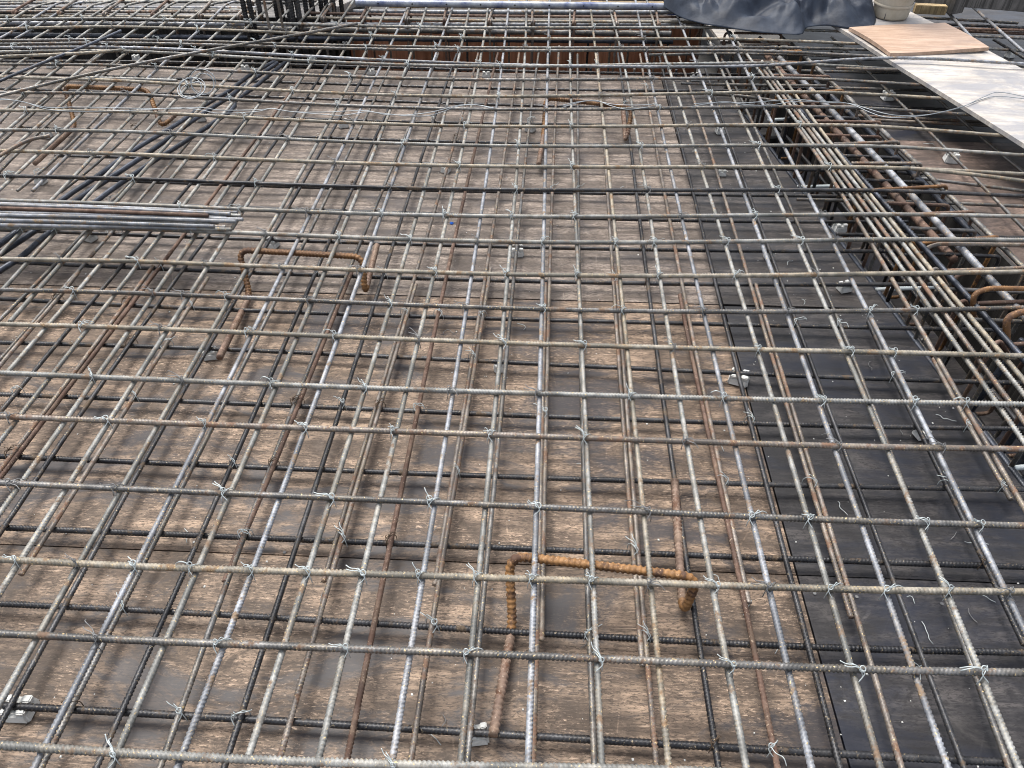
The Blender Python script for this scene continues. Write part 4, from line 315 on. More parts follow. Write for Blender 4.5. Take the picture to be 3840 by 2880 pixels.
def rebar_mesh(name,pts,d,step=None,raw=False):
    C=np.array(pts,float) if raw else catmull(pts,.03)
    o=C[0].copy(); pitch=.0088 if d<.018 else d*.40
    def ds(y):
        base=near_ds(y)
        return base*(1 if d<.018 else 1.2)
    Cq,q=resample(C,ds)
    V,F=tube(Cq,q,d/2*.96,sides=10 if Cq[:,1].min()<2.6 else 8,rib=.19 if d<.02 else .075,pitch=pitch,lrib=.13,phase=random.uniform(0,6.28),twist=random.uniform(-.8,.8),lean=random.choice([1.5,1.9,-1.6]))
    return mesh_np(name,V-o,F),tuple(o)
def prism(name,poly,z0,z1,mat,parent=None,bev=0):
    bm=bmesh.new(); b=[bm.verts.new((x,y,z0)) for x,y in poly]; t=[bm.verts.new((x,y,z1)) for x,y in poly]; n=len(poly)
    bm.faces.new(t); bm.faces.new(b[::-1])
    for i in range(n): bm.faces.new((b[i],b[(i+1)%n],t[(i+1)%n],t[i]))
    bmesh.ops.recalc_face_normals(bm,faces=bm.faces)
    if bev: bmesh.ops.bevel(bm,geom=bm.edges[:],offset=bev,segments=2,affect='EDGES')
    me=bpy.data.meshes.new(name); bm.to_mesh(me); bm.free(); return link(name,me,mat,parent)
def boxm(name,size,mat,loc=(0,0,0),rot=(0,0,0),parent=None,bev=.002,jit=0):
    bm=bmesh.new(); bmesh.ops.create_cube(bm,size=1)
    for v in bm.verts: v.co=Vector((v.co.x*size[0],v.co.y*size[1],v.co.z*size[2]))+Vector((random.uniform(-jit,jit),random.uniform(-jit,jit),random.uniform(-jit,jit)))
    if bev: bmesh.ops.bevel(bm,geom=bm.edges[:],offset=bev,segments=2,affect='EDGES')
    me=bpy.data.meshes.new(name); bm.to_mesh(me); bm.free(); o=link(name,me,mat,parent); o.location=loc; o.rotation_euler=rot; return o
# ---------------- materials ----------------
class NB:
    def __init__(s,name):
        s.m=bpy.data.materials.new(name); s.m.use_nodes=True; s.t=s.m.node_tree; s.b=s.t.nodes['Principled BSDF']
    def n(s,t,**k):
        x=s.t.nodes.new(t)
        for a,b in k.items(): setattr(x,a,b)
        return x
    def l(s,a,b): s.t.links.new(a,b)
    def coords(s,scale,src='Object',rand=True):
        tc=s.n('ShaderNodeTexCoord'); mp=s.n('ShaderNodeMapping'); mp.inputs['Scale'].default_value=scale
        s.l(tc.outputs[src],mp.inputs[0])
        if rand:
            oi=s.n('ShaderNodeObjectInfo'); cb=s.n('ShaderNodeCombineXYZ')
            for i,f in enumerate((91.,57.,33.)):
                mu=s.n('ShaderNodeMath',operation='MULTIPLY'); mu.inputs[1].default_value=f; s.l(oi.outputs['Random'],mu.inputs[0]); s.l(mu.outputs[0],cb.inputs[i])
            s.l(cb.outputs[0],mp.inputs['Location'])
        return mp.outputs[0]
    def noise(s,co,scale,detail=4,rough=.6,dist=0):
        x=s.n('ShaderNodeTexNoise'); x.inputs['Scale'].default_value=scale; x.inputs['Detail'].default_value=detail; x.inputs['Roughness'].default_value=rough; x.inputs['Distortion'].default_value=dist
        s.l(co,x.inputs['Vector']); return x.outputs['Fac']
    def ramp(s,f,a,b,ca=(0,0,0),cb=(1,1,1)):
        x=s.n('ShaderNodeValToRGB'); x.color_ramp.elements[0].position=a; x.color_ramp.elements[1].position=b
        x.color_ramp.elements[0].color=(*ca,1); x.color_ramp.elements[1].color=(*cb,1); s.l(f,x.inputs[0]); return x.outputs[0]
    def mix(s,f,a,b,mode='MIX'):
        x=s.n('ShaderNodeMix',data_type='RGBA',blend_type=mode)
        for v,i in ((f,0),(a,6),(b,7)):
            if hasattr(v,'is_linked'): s.l(v,x.inputs[i])
            elif isinstance(v,(int,float)): x.inputs[i].default_value=v
            else: x.inputs[i].default_value=(*v,1)
        return x.outputs[2]
    def bump(s,f,strength,dist=.001):
        x=s.n('ShaderNodeBump'); x.inputs['Strength'].default_value=strength; x.inputs['Distance'].default_value=dist; s.l(f,x.inputs['Height']); s.l(x.outputs[0],s.b.inputs['Normal'])
    def set(s,base=None,rough=None,metal=0,spec=.5):
        if base is not None:
            if hasattr(base,'is_linked'): s.l(base,s.b.inputs['Base Color'])
            else: s.b.inputs['Base Color'].default_value=(*base,1)
        if rough is not None:
            if hasattr(rough,'is_linked'): s.l(rough,s.b.inputs['Roughness'])
            else: s.b.inputs['Roughness'].default_value=rough
        s.b.inputs['Metallic'].default_value=metal; s.b.inputs['Specular IOR Level'].default_value=spec
def steel(name,a,b,rust,amt,metal=.4,rough=.45,speck=(.5,.38,.2),tan=.5):
    N=NB(name); co=N.coords((1,1,1))
    c=N.mix(N.ramp(N.noise(co,3.2,4,.7),.44,.56),tuple(x*.72 for x in a),b)
    tm=N.n('ShaderNodeMath',operation='MULTIPLY'); tm.inputs[1].default_value=tan; N.l(N.ramp(N.noise(N.coords((1.3,.9,1.1)),8,3,.65),.50,.60),tm.inputs[0])
    c=N.mix(tm.outputs[0],c,tuple(b[k]*.45+(.34,.265,.165)[k]*.55 for k in range(3)))
    c=N.mix(N.ramp(N.noise(co,45,4,.7),.42,.6),c,N.mix(.6,c,tuple(x*.55 for x in a)))
    rf=N.ramp(N.noise(co,16,5,.75),.60-amt*.2,.68-amt*.16)
    c=N.mix(rf,c,rust)
    c=N.mix(N.ramp(N.noise(co,190,2,.5),.64,.70),c,speck)
    c=N.mix(N.ramp(N.noise(co,120,2,.5),.36,.30),c,tuple(x*.4 for x in a)) if False else c
    N.set(c,N.mix(rf,(rough,)*3,(.8,)*3),metal,.5)
    mm=N.n('ShaderNodeMath',operation='MULTIPLY_ADD'); mm.inputs[1].default_value=-metal*.85; mm.inputs[2].default_value=metal; N.l(rf,mm.inputs[0]); N.l(mm.outputs[0],N.b.inputs['Metallic'])
    N.bump(N.noise(co,420,3,.6),.4,.0008)
    return N.m
GREY=steel('steel_grey',(.175,.175,.165),(.31,.31,.295),(.17,.115,.075),.22,metal=.22,rough=.55,tan=.35)
BLUE=steel('steel_blue',(.18,.19,.21),(.315,.33,.36),(.20,.14,.09),.2,metal=.25,rough=.52,tan=.25)
TAN=steel('steel_tan',(.19,.175,.145),(.32,.29,.24),(.20,.13,.075),.3,metal=.2,rough=.58,tan=.7)
BROWN=steel('steel_brown',(.145,.125,.11),(.24,.21,.185),(.17,.10,.065),.5,metal=.25,tan=.4)
DARK=steel('steel_dark',(.032,.033,.038),(.068,.068,.072),(.10,.07,.045),.18,metal=.45,rough=.42,speck=(.26,.21,.14),tan=.05)
MID=steel('steel_mid',(.11,.108,.105),(.20,.195,.19),(.14,.09,.06),.25,metal=.4,tan=.3)
RUST=steel('steel_rust',(.17,.078,.026),(.29,.145,.05),(.075,.038,.022),.5,metal=.05,rough=.65,speck=(.42,.26,.14),tan=.1)
RUSTB=steel('steel_rust_brown',(.105,.062,.045),(.18,.11,.08),(.085,.045,.03),.5,metal=.05,rough=.75,speck=(.33,.25,.18),tan=.25)
FOOT=steel('steel_weathered_rust',(.17,.105,.075),(.27,.185,.14),(.12,.06,.035),.4,metal=.05,rough=.75,speck=(.4,.32,.25),tan=.3)
INK=steel('steel_blue_black',(.04,.048,.065),(.075,.085,.11),(.09,.07,.055),.1,metal=.45,rough=.4,speck=(.14,.15,.17),tan=.05)
def wirem(name,c,metal=.7,rough=.35):
    N=NB(name); co=N.coords((1,1,1)); N.set(N.mix(N.noise(co,60),c,tuple(x*.6 for x in c)),rough,metal); return N.m
WIRE=wirem('galvanised_wire',(.55,.60,.60),.35,.5); WIRED=wirem('weathered_wire',(.22,.22,.22),.4,.5); WIRED2=wirem('annealed_wire',(.36,.39,.41),.4,.45); WIREB=wirem('rusty_wire',(.12,.08,.05),.2,.7)
def plywood(name,base,light,stain,stain_lo,stain_hi,fleck=.5,rough=.62,axis=0,fl_lo=.55,con=1.0):
    N=NB(name)
    def C(a,b): return N.coords((a,b,1) if axis==0 else (b,a,1),'Object',False)
    def mul(f,k):
        x=N.n('ShaderNodeMath',operation='MULTIPLY'); N.l(f,x.inputs[0])
        if hasattr(k,'is_linked'): N.l(k,x.inputs[1])
        else: x.inputs[1].default_value=k
        return x.outputs[0]
    o=C(1,1.5)
    g=N.noise(C(3.5,42),1,6,.74,.35)
    c=N.mix(N.ramp(g,.42,.58),tuple(x*(1-.38*con) for x in base),light)
    c=N.mix(mul(N.ramp(N.noise(C(5,8),1,5,.7,.5),.42,.58),.8*con),c,tuple(x*.55 for x in base))
    c=N.mix(mul(N.ramp(N.noise(C(50,210),1,4,.8,.5),fl_lo,fl_lo+.09),mul(N.ramp(N.noise(o,2.6,3,.6),.40,.60),fleck)),c,tuple(min(1,x*1.6+.04) for x in light))
    c=N.mix(mul(N.ramp(N.noise(C(55,200),1.1,4,.8,.5),.50,.58),.85*con),c,tuple(x*.26 for x in base))
    c=N.mix(mul(N.ramp(N.noise(C(4.5,95),1.3,4,.7,.4),.64,.70),.6*fleck),c,tuple(min(1,x*1.6+.05) for x in light))
    # scratches in any direction
    sv=N.n('ShaderNodeTexVoronoi',feature='DISTANCE_TO_EDGE'); sv.inputs['Scale'].default_value=4.2; N.l(N.coords((1,.7,1),'Object',False),sv.inputs['Vector'])
    c=N.mix(mul(mul(N.ramp(sv.outputs['Distance'],.006,.0015),N.ramp(N.noise(o,5,2),.52,.62)),.6*con),c,tuple(x*.3 for x in base))
    dust=mul(N.ramp(N.noise(C(4,6),1.5,6,.75,.6),.55,.70),.18*con)
    c=N.mix(dust,c,tuple(min(1,(.22,.20,.18)[k]*.7+light[k]*.4) for k in range(3)))
    st=N.ramp(N.noise(C(1.1,2.4),1.9,8,.74,.6),stain_lo,stain_hi)
    c=N.mix(mul(st,.92),c,N.mix(.10,stain,c))
    c=N.mix(mul(N.ramp(N.noise(C(9,15),1,5,.75,.8),.57,.66),.75*con),c,tuple(x*.3 for x in base))
    oi=N.n('ShaderNodeObjectInfo'); mr=N.n('ShaderNodeMapRange'); mr.inputs['To Min'].default_value=.80; mr.inputs['To Max'].default_value=1.16; N.l(oi.outputs['Random'],mr.inputs['Value'])
    cmb=N.n('ShaderNodeCombineColor')
    for k_ in range(3): N.l(mr.outputs[0],cmb.inputs[k_])
    c=N.mix(1.0,c,cmb.outputs[0],'MULTIPLY')
    N.set(c,N.mix(st,(rough,)*3,(rough*.8,)*3),0,.35)
    N.bump(g,.4,.0012)
    return N.m
PLY=plywood('plywood_brown',(.175,.122,.086),(.37,.265,.185),(.026,.025,.030),.50,.585,fleck=1.0)
PLYFAR=plywood('plywood_far_sheen',(.185,.145,.118),(.33,.27,.225),(.05,.045,.047),.52,.68,fleck=.4)  # brown plywood lightened and greyed: grazing-view sheen put into the colour
PLYDK=plywood('plywood_dark',(.040,.037,.040),(.085,.076,.073),(.014,.017,.028),.47,.60,fleck=.5,rough=.5,fl_lo=.66)
PLYDF=plywood('plywood_dark_mid',(.070,.060,.056),(.135,.118,.108),(.02,.022,.028),.47,.60,fleck=.5,rough=.5,fl_lo=.66)  # dark plywood in a lighter mid tone, for the far sheets
PLYRT=plywood('plywood_red_brown',(.17,.12,.098),(.29,.21,.17),(.05,.042,.04),.46,.66,fleck=.3)
PLYRED=plywood('plywood_red',(.46,.19,.10),(.58,.27,.16),(.22,.09,.05),.6,.75,fleck=.05,rough=.4,con=.4)
WALLM=plywood('form_wall',(.05,.047,.044),(.09,.085,.078),(.02,.019,.018),.45,.6,fleck=.2,axis=0)
PALE=plywood('plywood_pale',(.40,.36,.32),(.52,.48,.43),(.22,.22,.235),.45,.58,fleck=.12,rough=.6,con=.22)
PEACH=plywood('plywood_peach',(.40,.27,.19),(.50,.36,.27),(.30,.21,.16),.50,.62,fleck=.1,rough=.55,con=.15)
TIMBER=plywood('timber_yellow',(.42,.30,.15),(.58,.44,.25),(.25,.17,.09),.6,.75,fleck=.2)
TIMGR=plywood('timber_grey',(.17,.16,.15),(.27,.25,.235),(.08,.075,.07),.5,.7,fleck=.2)
def simple(name,a,b,scale,rough,bumpd=.001,metal=0,bs=60):
    N=NB(name); co=N.coords((1,1,1)); N.set(N.mix(N.ramp(N.noise(co,scale,5,.65),.35,.65),a,b),rough,metal); N.bump(N.noise(co,bs,4),.5,bumpd); return N.m
CONC=simple('mortar_grey',(.50,.50,.475),(.66,.66,.63),60,.85,.001,0,300)
GROUND=simple('ground_concrete',(.05,.048,.045),(.09,.085,.08),6,.9)
PVC=simple('pvc_white',(.62,.68,.68),(.7,.75,.75),20,.35)
BLUEP=simple('blue_plastic',(.0,.10,.55),(.01,.16,.7),50,.4)
PIPE=simple('painted_pipe',(.42,.44,.45),(.09,.11,.2),9,.45,.0005,.4)
CANVAS=simple('canvas_beige',(.36,.32,.25),(.48,.43,.35),14,.85,.002,0,90)
TARP=simple('tarpaulin',(.009,.014,.026),(.028,.038,.058),9,.58,.0035,0,38); TARP.node_tree.nodes['Principled BSDF'].inputs['Specular IOR Level'].default_value=.3
CHALK=simple('crumbs',(.6,.6,.57),(.75,.75,.7),40,.9)
# ---------------- setting ----------------
def struct(o): return tag(o,kind='structure')
struct(prism('ground',[(-80,-80),(80,-80),(80,120),(-80,120)],-1.2,-.62,GROUND))
SX=.67; G=.0024
def near_edge(y): return .986+(4.452-y)*.1255
def far_edge(y): return 1.64+(4.144-y)*.114
rows=[-2.6,-1.13,.0,1.137,2.275,3.409,4.5]
for i in range(len(rows)-1):
    y0,y1=rows[i]+G,rows[i+1]-G
    z=.0-.0015*(i%2)
    struct(prism('plywood_deck',[(-6,y0),(SX-G,y0),(SX-G,y1),(-6,y1)],-.018+z,z,PLYFAR if i>=4 else PLY))
    d=.004*(1 if i%2 else -1)
    struct(prism('plywood_deck',[(SX+G,y0-d),(near_edge(y0),y0-d),(near_edge(y1),y1-d),(SX+G,y1-d)],-.018-z,-.001,PLYDF if i>=4 else PLYDK))
rr=[-2.6,-1.2,.35,1.46,2.58,3.70,4.82,5.96,7.1]
for i in range(len(rr)-1):
    y0,y1=rr[i]+G,rr[i+1]-G
    z=-.0012*(i%2)
    struct(prism('plywood_deck',[(far_edge(y0)+.012,y0),(7,y0),(7,y1),(far_edge(y1)+.012,y1)],-.018+z,z,PLYRT if i<5 else PLYDK))  # farther sheets take the dark plywood as painted shadow around the boards
# beam troughs: floors and side forms
struct(prism('trough_floor',[(near_edge(-2.6)-.02,-2.6),(far_edge(-2.6)+.02,-2.6),(far_edge(5.3),5.3),(near_edge(5.3)-.02,5.3)],-.52,-.50,PLYDK))
struct(prism('trough_floor',[(-6,4.48),(near_edge(4.48)-.03,4.48),(near_edge(5.3)-.03,5.3),(-6,5.3)],-.55,-.53,PLYDK))
def wallp(name,a,b,t,z0,z1,mat):
    a=Vector((*a,0)); b=Vector((*b,0)); d=(b-a).normalized(); n=Vector((-d.y,d.x,0))*t
    return struct(prism(name,[(a.x,a.y),(b.x,b.y),((b+n).x,(b+n).y),((a+n).x,(a+n).y)],z0,z1,mat))
wallp('form_wall',(near_edge(4.48),4.48),(near_edge(-2.6),-2.6),-.018,-.60,-.02,WALLM)
for i in range(7):
    y0=-2.6+i*1.1; y1=y0+1.097
    wallp('form_wall',(far_edge(y0),y0),(far_edge(y1),y1),-.018,-.60,.003,WALLM)
wallp('form_wall',(-6,4.503),(near_edge(4.5)-.02,4.503),-.018,-.60,-.02,WALLM)
for a,b,mt in ((-6,-1.42,WALLM),(-1.29,-.32,PLYRED),(-.317,.66,PLYRED),(.663,1.0,PLYRED)):
    wallp('form_wall',(a,5.25),(b,5.25),.018,-.60,.05,mt)
# deck beyond the far beam
struct(prism('plywood_deck',[(-9,5.275),(1.0,5.275),(1.0,9),(-9,9)],-.018,-.0005,TIMGR))
struct(prism('plywood_deck',[(-9,9.003),(7,9.003),(7,30),(-9,30)],-.018,-.001,TIMGR))
struct(prism('plywood_deck',[(1.3,6.0),(1.0,9),(1.45,9),(1.45,6.0)],-.30,-.28,PALE))
# ---------------- bars ----------------
ords='first second third fourth fifth sixth seventh eighth ninth tenth eleventh twelfth thirteenth fourteenth fifteenth sixteenth seventeenth eighteenth nineteenth twentieth'.split()
tens={2:'twenty',3:'thirty',4:'forty',5:'fifty'}
tenth={2:'twentieth',3:'thirtieth',4:'fortieth',5:'fiftieth'}
def od(n):
    if n<=20: return ords[n-1]
    a,b=divmod(n,10)
    return tenth[a] if b==0 else tens[a]+'-'+ords[b-1]
cname={GREY.name:'grey',BLUE.name:'bluish grey',TAN.name:'tan',BROWN.name:'brownish',DARK.name:'near-black',MID.name:'dull dark grey',RUSTB.name:'rusty brown',RUST.name:'orange rusty',INK.name:'blue-black'}
UTm={'b1':GREY,'b2':MID,'b3':TAN,'b4':MID,'b5':BROWN,'b6':GREY,'b7':TAN,'b8':MID,'b9':TAN,'b10':GREY,'b11':GREY,'b12':DARK,'b13':TAN,'b14':GREY,'b15':TAN,'b16':MID,'b17':TAN,'b18':MID,'b19':GREY,'b20':BLUE,'b21':MID,'b22':MID,'b23':TAN,'b24':GREY}
ULm={'Ua':GREY,'Ub':BLUE,'Uc':GREY,'Ud':BLUE,'Ue':GREY,'Uf':GREY,'Ug':BLUE,'Uh':GREY,'Ui':BLUE,'Uj':GREY,'Uk':TAN,'Ul':GREY,'Um':BLUE,'Un':GREY,'Uo':BLUE,'Up':GREY,'Uq':BLUE,'Ur':BROWN}
stubs={'Ld2','Lf','Lf2','Lg','Lh','Lh2','Lj','Lj2','Ll','Ll2','Ln','Ln2','Lp','Lp2','Lw','Lx','Ly','Lt','LA'}
LLm={'Lb':MID,'Lc':DARK,'La':DARK,'Le':DARK,'Lm':DARK,'Lo':DARK,'Lq':DARK,'Ls':DARK,'Lu':DARK,'Lv':DARK,'Ld2':RUSTB,'Lg':RUSTB,'Lj2':BROWN,'Ln':RUSTB,'Lw':BROWN,'Lx':BROWN,'Ly':RUSTB,'Lf':BROWN,'Lh':BROWN,'Lp':BROWN}
def xat(p,Y=2.4):
    p=sorted(p,key=lambda q:q[1])
    if p[0][1]>=Y: a,b=p[0],p[1]
    elif p[-1][1]<=Y: a,b=p[-2],p[-1]
    else:
        for a,b in zip(p,p[1:]):
            if a[1]<=Y<=b[1]: break
    return a[0]+(b[0]-a[0])*(Y-a[1])/(b[1]-a[1]+1e-9)
bars=[(n,k,d,parse(s)) for n,k,d,s in BARS]
rank={}
LLs=sorted([b for b in bars if b[1]=='LL' and b[0] not in('D1','D2')],key=lambda b:xat(b[3])); 
for i,b in enumerate(LLs): rank[b[0]]=i+1
for i,n in enumerate(ORDER): rank[n]=i+1
for i,b in enumerate([b for b in bars if b[1]=='P']): rank[b[0]]=i+1
Slabel={'S1':'thin grey bundle bar nearest the dark deck over the right beam','S2':'second thin bar of the bundle over the right beam','S3':'third thin grey bar of the bundle over the right beam','S4':'fourth thin pale bar of the bundle over the right beam',
'S5':'medium blue-grey bar below the thin bundle over the right beam','S6':'thick rusty brown bar with a cut end over the right beam trough','S7':'thick pale blue-grey ribbed bar along the middle of the right beam','S8':'thick dark bar ending in an open coupler beside the right trough wall','S9':'medium grey bar along the far edge of the right beam'}
Hlabel={'H1':'thick pale ribbed bar behind the brown hooks, top middle of the photo','H2':'thin brown bar tied behind the hooks of the far beam','H3':'thin tan bar just in front of the pale ribbed bar on the far beam','H4':'thick pale bar crossing just beyond the brown hooks of the far beam','H5':'thickest dark bar above the red plywood wall of the far beam','H6':'thick dark bar low against the red plywood wall','H7':'thick pale ribbed bar at the top left beside the bent bars','H8':'thin brown cross bar behind the left hooks of the far beam','H9':'thin tan cross bar in front of the left hooks','H10':'medium grey cross bar lying among the left hooks','H11':'thin grey bar along the very top left edge','H12':'thin pale bar second from the very top left edge','H13':'thick dark bar topmost in the stack right of the boards','H14':'dark bar second in the stack right of the boards','H15':'thin rusty bar third in the stack right of the boards','H16':'thin rusty bar fourth in the stack right of the boards','H17':'dark bar lowest in the stack right of the boards','H18':'grey bar low on the deck right of the peach board','H19':'grey bar low on the deck at the right edge above the pale board','H20':'dark bar on the deck at the right edge beside the pale board','H21':'long dark bar along the top edge behind the yellow timber','V1':'bluish bar rising from the peach board corner to the grey timber','V2':'bluish bar right of the peach board, upper right corner','V3':'dark low bar on the deck beyond the peach board'}
Xlabel={'X1':'loose bluish bar lying aslant across the top left with a cut brown tip','X2':'long dark ribbed bar lying aslant from the left edge to the far beam','X3':'loose tan bar curving up at the top left edge','X4':'short brown bar poking in from the left edge beside a spacer','X5':'short pale bar with a brown end beside the rusty chair, top left','X6':'tan cross bar lying beside its neighbour at the right edge','X7':'short rusty cross bar reaching under the pale board'}
rl={'r1':'thin dark bar reaching under the pale boards, farthest one','r2':'dark lower cross bar under the pale board, second farthest','r3':'dark ribbed cross bar sagging under the pale board edge','r4':'brown lower cross bar ending at the pale board, upper of a pair','r5':'brown lower cross bar ending at the pale board, lower of a pair','r6':'blue-black cross bar under the top bars at the right beam','r7':'blue-black cross bar starting beside a white spacer at the trough edge','r8':'dark lower cross bar on the right deck by the white spacer','r9':'blue-grey short cross bar with a cut end, top right of the red wall','r10':'blue-grey short cross bar with a cut end over the dark deck corner','r11':'dark cross bar slanting over the corner of the dark deck'}
for n,k,d,p in bars:
    if k=='UT':
        mt=UTm[n]; lab='%s ribbed cross bar of the top layer, %s from bottom of photo'%(cname[mt.name],od(int(n[1:]))); g='upper cross bars'
    elif k=='LT':
        mt=DARK if n[0]=='l' else random.choice([DARK,MID])
        if n in('r4','r5'): mt=BROWN
        if n[0]=='l': lab='near-black cross bar of the lower layer, %s from the bottom of the photo'%od(int(n[1:]))
        else: lab=rl[n]
        g='lower cross bars'
    elif k=='UL':
        mt=ULm.get(n,random.choice([GREY,BLUE,GREY])); lab='%s lengthwise bar of the upper layer, %s from the left'%(cname[mt.name],od(rank[n])); g='upper lengthwise bars'
    elif k=='LL':
        if n in('D1','D2'):
            mt=MID; lab='grey lengthwise bar on the right deck, '+('nearer the trough' if n=='D1' else 'farther from the trough')
        else:
            mt=LLm.get(n,BROWN if n in stubs else MID)
            lab='%s %slengthwise bar of the lower layer, %s from the left'%(cname[mt.name],'cut ' if n in stubs else '',od(rank[n]))
        g='lower lengthwise bars'
    elif k=='TH': mt=INK; i=int(n[1:]); lab='thick blue-black bar slanting across the left side, '+('farthest','middle','nearest')[i-1]+' of three'; g='thick slanting bars'
    elif k=='S': mt={'S6':RUSTB,'S7':BLUE,'S8':INK,'S5':INK,'S9':MID,'S2':BROWN,'S4':TAN}.get(n,GREY); lab=Slabel[n]; g='bars over the right beam'
    elif k=='H': mt={'H1':BLUE,'H2':RUSTB,'H3':TAN,'H4':BLUE,'H5':MID,'H6':INK,'H7':BLUE,'H8':BROWN,'H9':TAN,'H10':GREY,'H15':RUSTB,'H16':RUSTB,'H13':MID,'H14':DARK,'H17':MID,'H21':DARK,'V1':BLUE,'V2':BLUE,'V3':DARK}.get(n,GREY); lab=Hlabel[n]; g='bars over the far beam' if int(n[1:])<13 else 'bars near the top right'
    elif k=='X': mt={'X1':INK,'X2':MID,'X3':TAN,'X4':BROWN,'X5':GREY,'X6':TAN,'X7':BROWN}[n]; lab=Xlabel[n]; g='loose bars'
    elif k=='P': mt=random.choice([BLUE,BLUE,GREY]) if n!='P2' else RUSTB; lab='bar of the loose pile at the left edge, %s from its far side'%od(rank[n]); g='pile of loose bars'
    dd=d
    me,o=rebar_mesh('rebar',p,dd)
    ob=link('rebar',me,mt); ob.location=o
    tag(ob,lab,'steel bar',g)
# ---------------- stirrups ----------------
def stirrup(pts,mat,lab,grp,r=.0072,hook=None):
    C=fillet(pts,.022); C,q=resample(C,.006)
    V,F=tube(C,q,r,sides=8,rib=.08,pitch=.0092,lrib=.08)
    o=C[0].copy(); ob=link('stirrup',mesh_np('stirrup',V-o,F),mat); ob.location=tuple(o); tag(ob,lab,'stirrup',grp); return ob
hx=[-3.25,-2.97,-2.69,-2.39,-2.10,-1.86,-1.35,-1.11,-.84,-.61,-.34,-.08,.167,.425,.672,.93]
for i,x in enumerate(hx):
    y0,y1,zt,zb=4.88,5.16,.162,-.44
    s=random.uniform(-.015,.015)
    stirrup([(x+.012,y0+.10,zt-.10),(x+.012,y0+.02,zt+.002),(x+.006,y0,zt),(x,y0,zb),(x+s,y1,zb),(x+s,y1,zt+.012),(x,y0-.014,zt+.008),(x-.012,y0+.06,zt-.09)],random.choice([RUSTB,BROWN,RUSTB]),'rusty hooked stirrup of the far beam, %s from the left'%od(i+1),'stirrups of the far beam')
    xx=x+.11
    if -1.9<x<.9: stirrup([(xx,4.60,.10),(xx,4.60,-.45),(xx,5.16,-.45),(xx,5.16,.10),(xx,4.60,.11)] if False else [(xx,5.12,.06),(xx,5.14,-.44),(xx,4.66,-.44),(xx,4.66,-.02)],random.choice([DARK,BROWN]),'plain dark stirrup leg between hooks of the far beam, %s from the left'%od(i+1),'plain stirrups of the far beam')
RH=[(1.389,4.80),(1.398,4.63),(1.441,4.507),(1.4585,4.318),(1.4947,4.126),(1.5145,3.938),(1.53,3.735),(1.58,3.555),(1.596,3.344),(1.62,3.135),(1.652,2.935),(1.68,2.726),(1.695,2.544),(1.715,2.34),(1.74,2.15),(1.765,1.95),(1.79,1.74),(1.81,1.54)]
for i,(x,y) in enumerate(RH):
    w_=.34 if i<12 else .36
    xl=near_edge(y)+.12; j=random.uniform(-.02,.02); yl=y+random.uniform(-.05,.02); zt=.145
    mat=random.choice([BROWN,RUSTB,BROWN,RUST])
    stirrup([(xl+.09,yl+.015,zt-.08),(xl+.02,yl+.012,zt-.004),(xl,yl,zt-.01),(xl+.01,yl+.03,-.42),(x+.01,y+.03+j,-.42),(x,y,zt-.006),(x-.012,y-.004,zt+.006),(xl+.05,yl-.012,zt+.002)],mat,'rusty stirrup of the right beam, %s from the far end'%od(i+1),'stirrups of the right beam')
for i,(x,y) in enumerate(RH[:-1]):
    y2=(y+RH[i+1][1])/2+random.uniform(-.02,.02); xl=near_edge(y2)+.10; xr=x-.02
    stirrup([(xl,y2,.12),(xl+.005,y2,-.42),(xr,y2+.01,-.42),(xr,y2,.12),(xl+.02,y2,.125)],random.choice([DARK,MID,RUSTB]),'dark closed stirrup between hooked ones in the right beam, %s from far end'%od(i+1),'closed stirrups of the right beam')
for i,(x,y,d_,z) in enumerate([(1.395,2.46,.0075,.150),(1.437,2.285,.0075,.148),(1.425,2.13,.0085,.186),(1.475,2.00,.0105,.190),(1.60,1.76,.0085,.185)]):
    C=fillet([(x+.03,y-.03,z-.11),(x,y,z-.01),(x+.05,y+.015,z+.004),(x+.42,y+.03,z),(x+.43,y+.03,z-.45)],.03,8); C,q=resample(C,.003); V,F=tube(C,q,d_,sides=10,rib=.09,pitch=.009,lrib=.1); o=C[0].copy()
    ob=link('hooked_bar',mesh_np('hooked_bar',V-o,F),[BROWN,RUSTB,RUST,RUST,RUST][i]); ob.location=tuple(o); tag(ob,'rusty bent hoop bar over the right beam at the photo edge, %s from the top'%od(i+1),'hooked bar','hooked bars at the right edge')
# inner cage bars low in the right trough
for i,(dx,z,d,mt) in enumerate([(.10,-.10,.022,INK),(.19,-.30,.025,INK),(.10,-.40,.025,DARK),(.27,-.40,.028,INK),(.40,-.40,.025,DARK),(.30,-.16,.019,DARK)]):
    ptsb=[(near_edge(y)+dx+.004*math.sin(y*3+i),y,z) for y in ([-.4,1,2,3,4.2] if i not in (1,) else [1.75,2.6,3.4,4.4])]
    me,o=rebar_mesh('rebar',ptsb,d); ob=link('rebar',me,mt); ob.location=o
    tag(ob,'dark bar low in the right trough, %s'%('just below the dark deck edge','second from the dark deck edge, with cut end','deep, nearest the dark deck edge','deep, second from the dark deck edge','deep, nearest the far wall','midway down, in the middle')[i],'steel bar','bars down in the right trough')
# ties across the trough (leaning thick dark struts near the right edge)
for i,(x,y,x2,y2) in enumerate([(1.47,1.98,1.58,2.02),(1.52,1.80,1.60,1.84),(1.58,1.72,1.70,1.78),(1.50,1.55,1.66,1.60),(1.72,1.9,1.80,2.0)]):
    me,o=rebar_mesh('rebar',[(x,y,-.48),((x+x2)/2,(y+y2)/2,-.2),(x2,y2,.08)],.025); ob=link('rebar',me,INK); ob.location=o
    tag(ob,'thick blue-black leaning bar standing in the right trough, %s from the left'%od(i+1),'steel bar','bars standing in the right trough')
